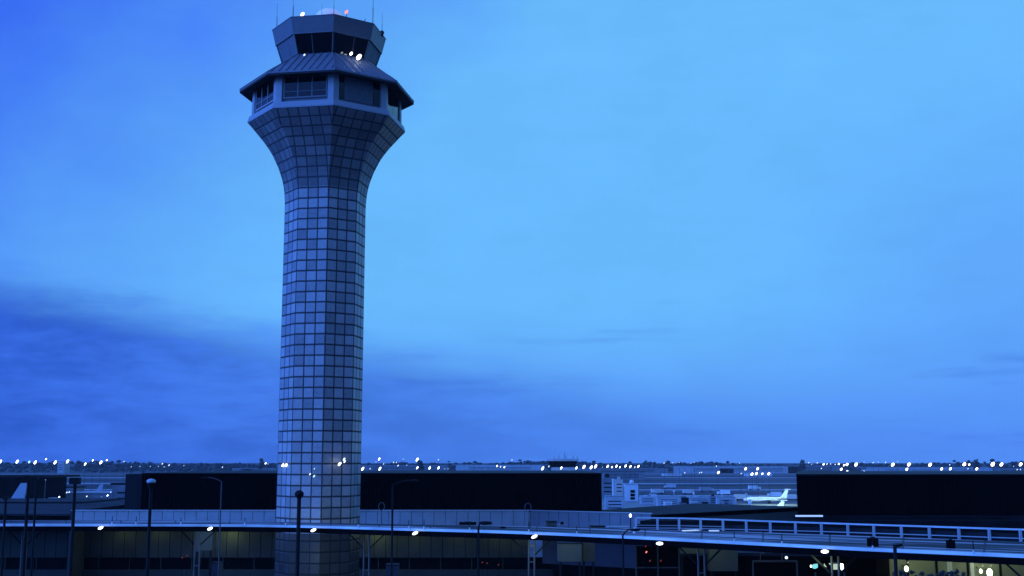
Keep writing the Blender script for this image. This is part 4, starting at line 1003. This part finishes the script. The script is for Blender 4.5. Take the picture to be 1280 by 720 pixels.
# ------------------------------------------------------------ distant lamps
SZ = {'X':5.6,'L':4.6,'M':3.4,'S':2.3,'s':1.7,'t':1.1}
rows = [
 ('on the left skyline', [(.5,577,'L'),(21.5,577,'L'),(36.5,577.5,'c'),(44,578,'L'),(57.5,574,'S'),(69,578,'L'),(84.5,576.7,'L'),(106.5,580,'M'),(116,575.5,'S'),(126,578,'L'),(133.5,575.3,'S')]),
 ('above left black penthouse', [(155,577,'s'),(164,583.5,'t'),(175,583,'t'),(188,583,'t'),(198,583,'t'),(203,579.7,'S'),(205,583.5,'t'),(211.3,581.5,'S'),(230,582,'t'),(278,584,'s'),(332,579.2,'S'),(335,580,'t')]),
 ('just right of the tower', [(448.5,581,'S'),(453.3,586,'L'),(462.6,586,'s'),(470,577.5,'t'),(474,573.8,'M'),(474.7,586,'L'),(479.5,580,'s'),(492,578,'s'),(495.5,578,'s'),(497.6,582,'S'),(504,574,'t'),(508.5,581.7,'t'),(521.5,574.5,'L'),(521.6,584.7,'M'),(537,585,'M'),(548,574.7,'s'),(548.2,584.9,'M'),(556,586,'t'),(560,586,'t')]),
 ('around the ramp control cab', [(621.2,582.5,'S'),(625.7,583.5,'S'),(630.5,584,'S'),(640,575,'s'),(678.3,585.5,'L'),(686,583,'S'),(691,583.7,'L'),(701.6,585,'M'),(714.4,583.6,'L'),(720.6,585,'M'),(730,583.6,'L'),(739,584.2,'L'),(744.5,583,'L')]),
 ('in row right of ramp cab', [(753,584,'t'),(759.6,583,'M'),(765,584,'S'),(770.6,582.7,'M'),(775,584,'S'),(782,582.5,'M'),(788,583.3,'M'),(793.5,584,'S'),(798,583,'M')]),
 ('over the open airfield', [(830,579,'s'),(841,578.3,'t'),(849,578,'t'),(856,591,'s'),(863.6,579,'t'),(867.8,578,'t'),(874.5,591,'s'),(877,590.5,'s'),(895.6,582.7,'s'),(898,590.7,'M'),(924.5,579,'t'),(926.5,592,'s'),(932,586,'M'),(940,592.6,'M'),(945.5,592,'M'),(947,586,'M'),(953,592.2,'S'),(961,592.2,'M')]),
 ('above left end of right box', [(1011,578.3,'s'),(1014.7,580.2,'t'),(1021.6,578.6,'s'),(1026.8,585.5,'s'),(1029.5,580.4,'S'),(1033.7,580,'S'),(1038.3,580,'s'),(1044,580.5,'s'),(1048.5,580,'S'),(1051.6,586.5,'M'),(1055,581.5,'S'),(1058.8,580.6,'M'),(1058.8,589.5,'M'),(1070,580.7,'L'),(1079.7,589.5,'S'),(1080,577.7,'t')]),
 ('above middle of right box', [(1091.5,578.2,'s'),(1098,577.7,'t'),(1107,578,'s'),(1116,580.8,'L'),(1122,577,'t'),(1133.6,586.5,'M'),(1136.2,580.6,'L'),(1162.6,580.9,'L'),(1177,586.1,'M'),(1187.2,581,'s'),(1188,586,'M')]),
 ('above right end of right box', [(1205.4,580.3,'L'),(1210,586,'s'),(1211.5,580.8,'S'),(1221,586.1,'M'),(1229,591.6,'s'),(1234.4,591.6,'s'),(1239.5,591.4,'s'),(1241,580.2,'X'),(1251.8,580.5,'L'),(1267,583,'t'),(1268.3,592.4,'s'),(1271.5,587,'s'),(1274,592.3,'s'),(1275.6,586.8,'s'),(1275.8,580.5,'L')]),
 ('low on the left apron', [(57,600,'t'),(71,626,'t'),(74,621.3,'S'),(83.5,615.7,'S'),(86.5,615.2,'S'),(85,626.5,'t'),(89,632.5,'s'),(108.5,620.5,'S'),(118,627.5,'S'),(126.7,621,'t'),(134.4,619.4,'S'),(138.5,615.3,'s')]),
]
mastm = MB(); mastm.tube((0,0,0),(0,0,1),.13,.09,6); mast0 = mastm.build('mast', 'dpole')
COL.objects.unlink(mast0)
heads = {}
for key, (m_, rot, ax) in {'A':('lamp', 32, .46), 'W':('lampwarm', 40, .66), 'd':('lampdim', 30, .5), 'c':('lampcyan', 30, .7)}.items():
    b = MB(); b.ball((0,0,0), ax, .5, 1, 10, 8, Matrix.Rotation(R(rot),4,'Y')); o = b.build('lamp_head', m_, None, True); COL.objects.unlink(o); heads[key] = o
yk = MB(); yk.box(-.5,.5,.3,.5,-.9,-.7)
for phrase, lst in rows:
    lst = sorted(lst)
    for i, (px, py, s) in enumerate(lst):
        if 'left apron' in phrase: D_ = 330+ (i*37) % 90
        elif py > 589: D_ = 760
        elif s in 'LXM': D_ = 600+(i*53) % 90
        else: D_ = 760+(i*71) % 160
        key = 'c' if s == 'c' else ('d' if s in 'st' or (s == 'S' and i % 2) else ('A' if px < 850 else 'W'))
        size = SZ['M' if s == 'c' else s]*mpp(D_)*.5
        word = {'X':'biggest','L':'big','M':'medium','c':'pale cyan','S':'small','s':'tiny','t':'faint tiny'}[s]
        p = P(px, py, D_)
        t = thing('floodlight_mast', '%s white lamp, %s from left %s' % (word, ORD[i], phrase) if s != 'c' else 'pale cyan lamp, %s from left %s' % (ORD[i], phrase), 'floodlight', (p.x, D_, 0), 'apron and airfield lamps')
        m1 = mast0.copy(); COL.objects.link(m1); m1.parent = t; m1.scale = (1, 1, p.z)
        h1 = heads[key].copy(); COL.objects.link(h1); h1.parent = t; h1.location = (0, 0, p.z); h1.scale = (size, size, size)
bpy.data.objects.remove(mast0)
for o in list(heads.values()): bpy.data.objects.remove(o)

# ------------------------------------------------------------ haze over the airfield
hz = MB(); hz.box(-3600, 3600, -150, 3300, -1, 96)
ho = hz.build('haze', 'pole'); tag(ho, 'thin blue evening haze over the whole airfield', 'haze', kind='stuff')
hm = bpy.data.materials.new('evening haze'); hm.use_nodes = True; t_ = hm.node_tree
for n_ in list(t_.nodes): t_.nodes.remove(n_)
oo = t_.nodes.new('ShaderNodeOutputMaterial'); pv = t_.nodes.new('ShaderNodeVolumePrincipled')
pv.inputs['Color'].default_value = (.85, .9, 1, 1); pv.inputs['Density'].default_value = .00005
t_.links.new(pv.outputs[0], oo.inputs['Volume'])
ho.data.materials.clear(); ho.data.materials.append(hm)
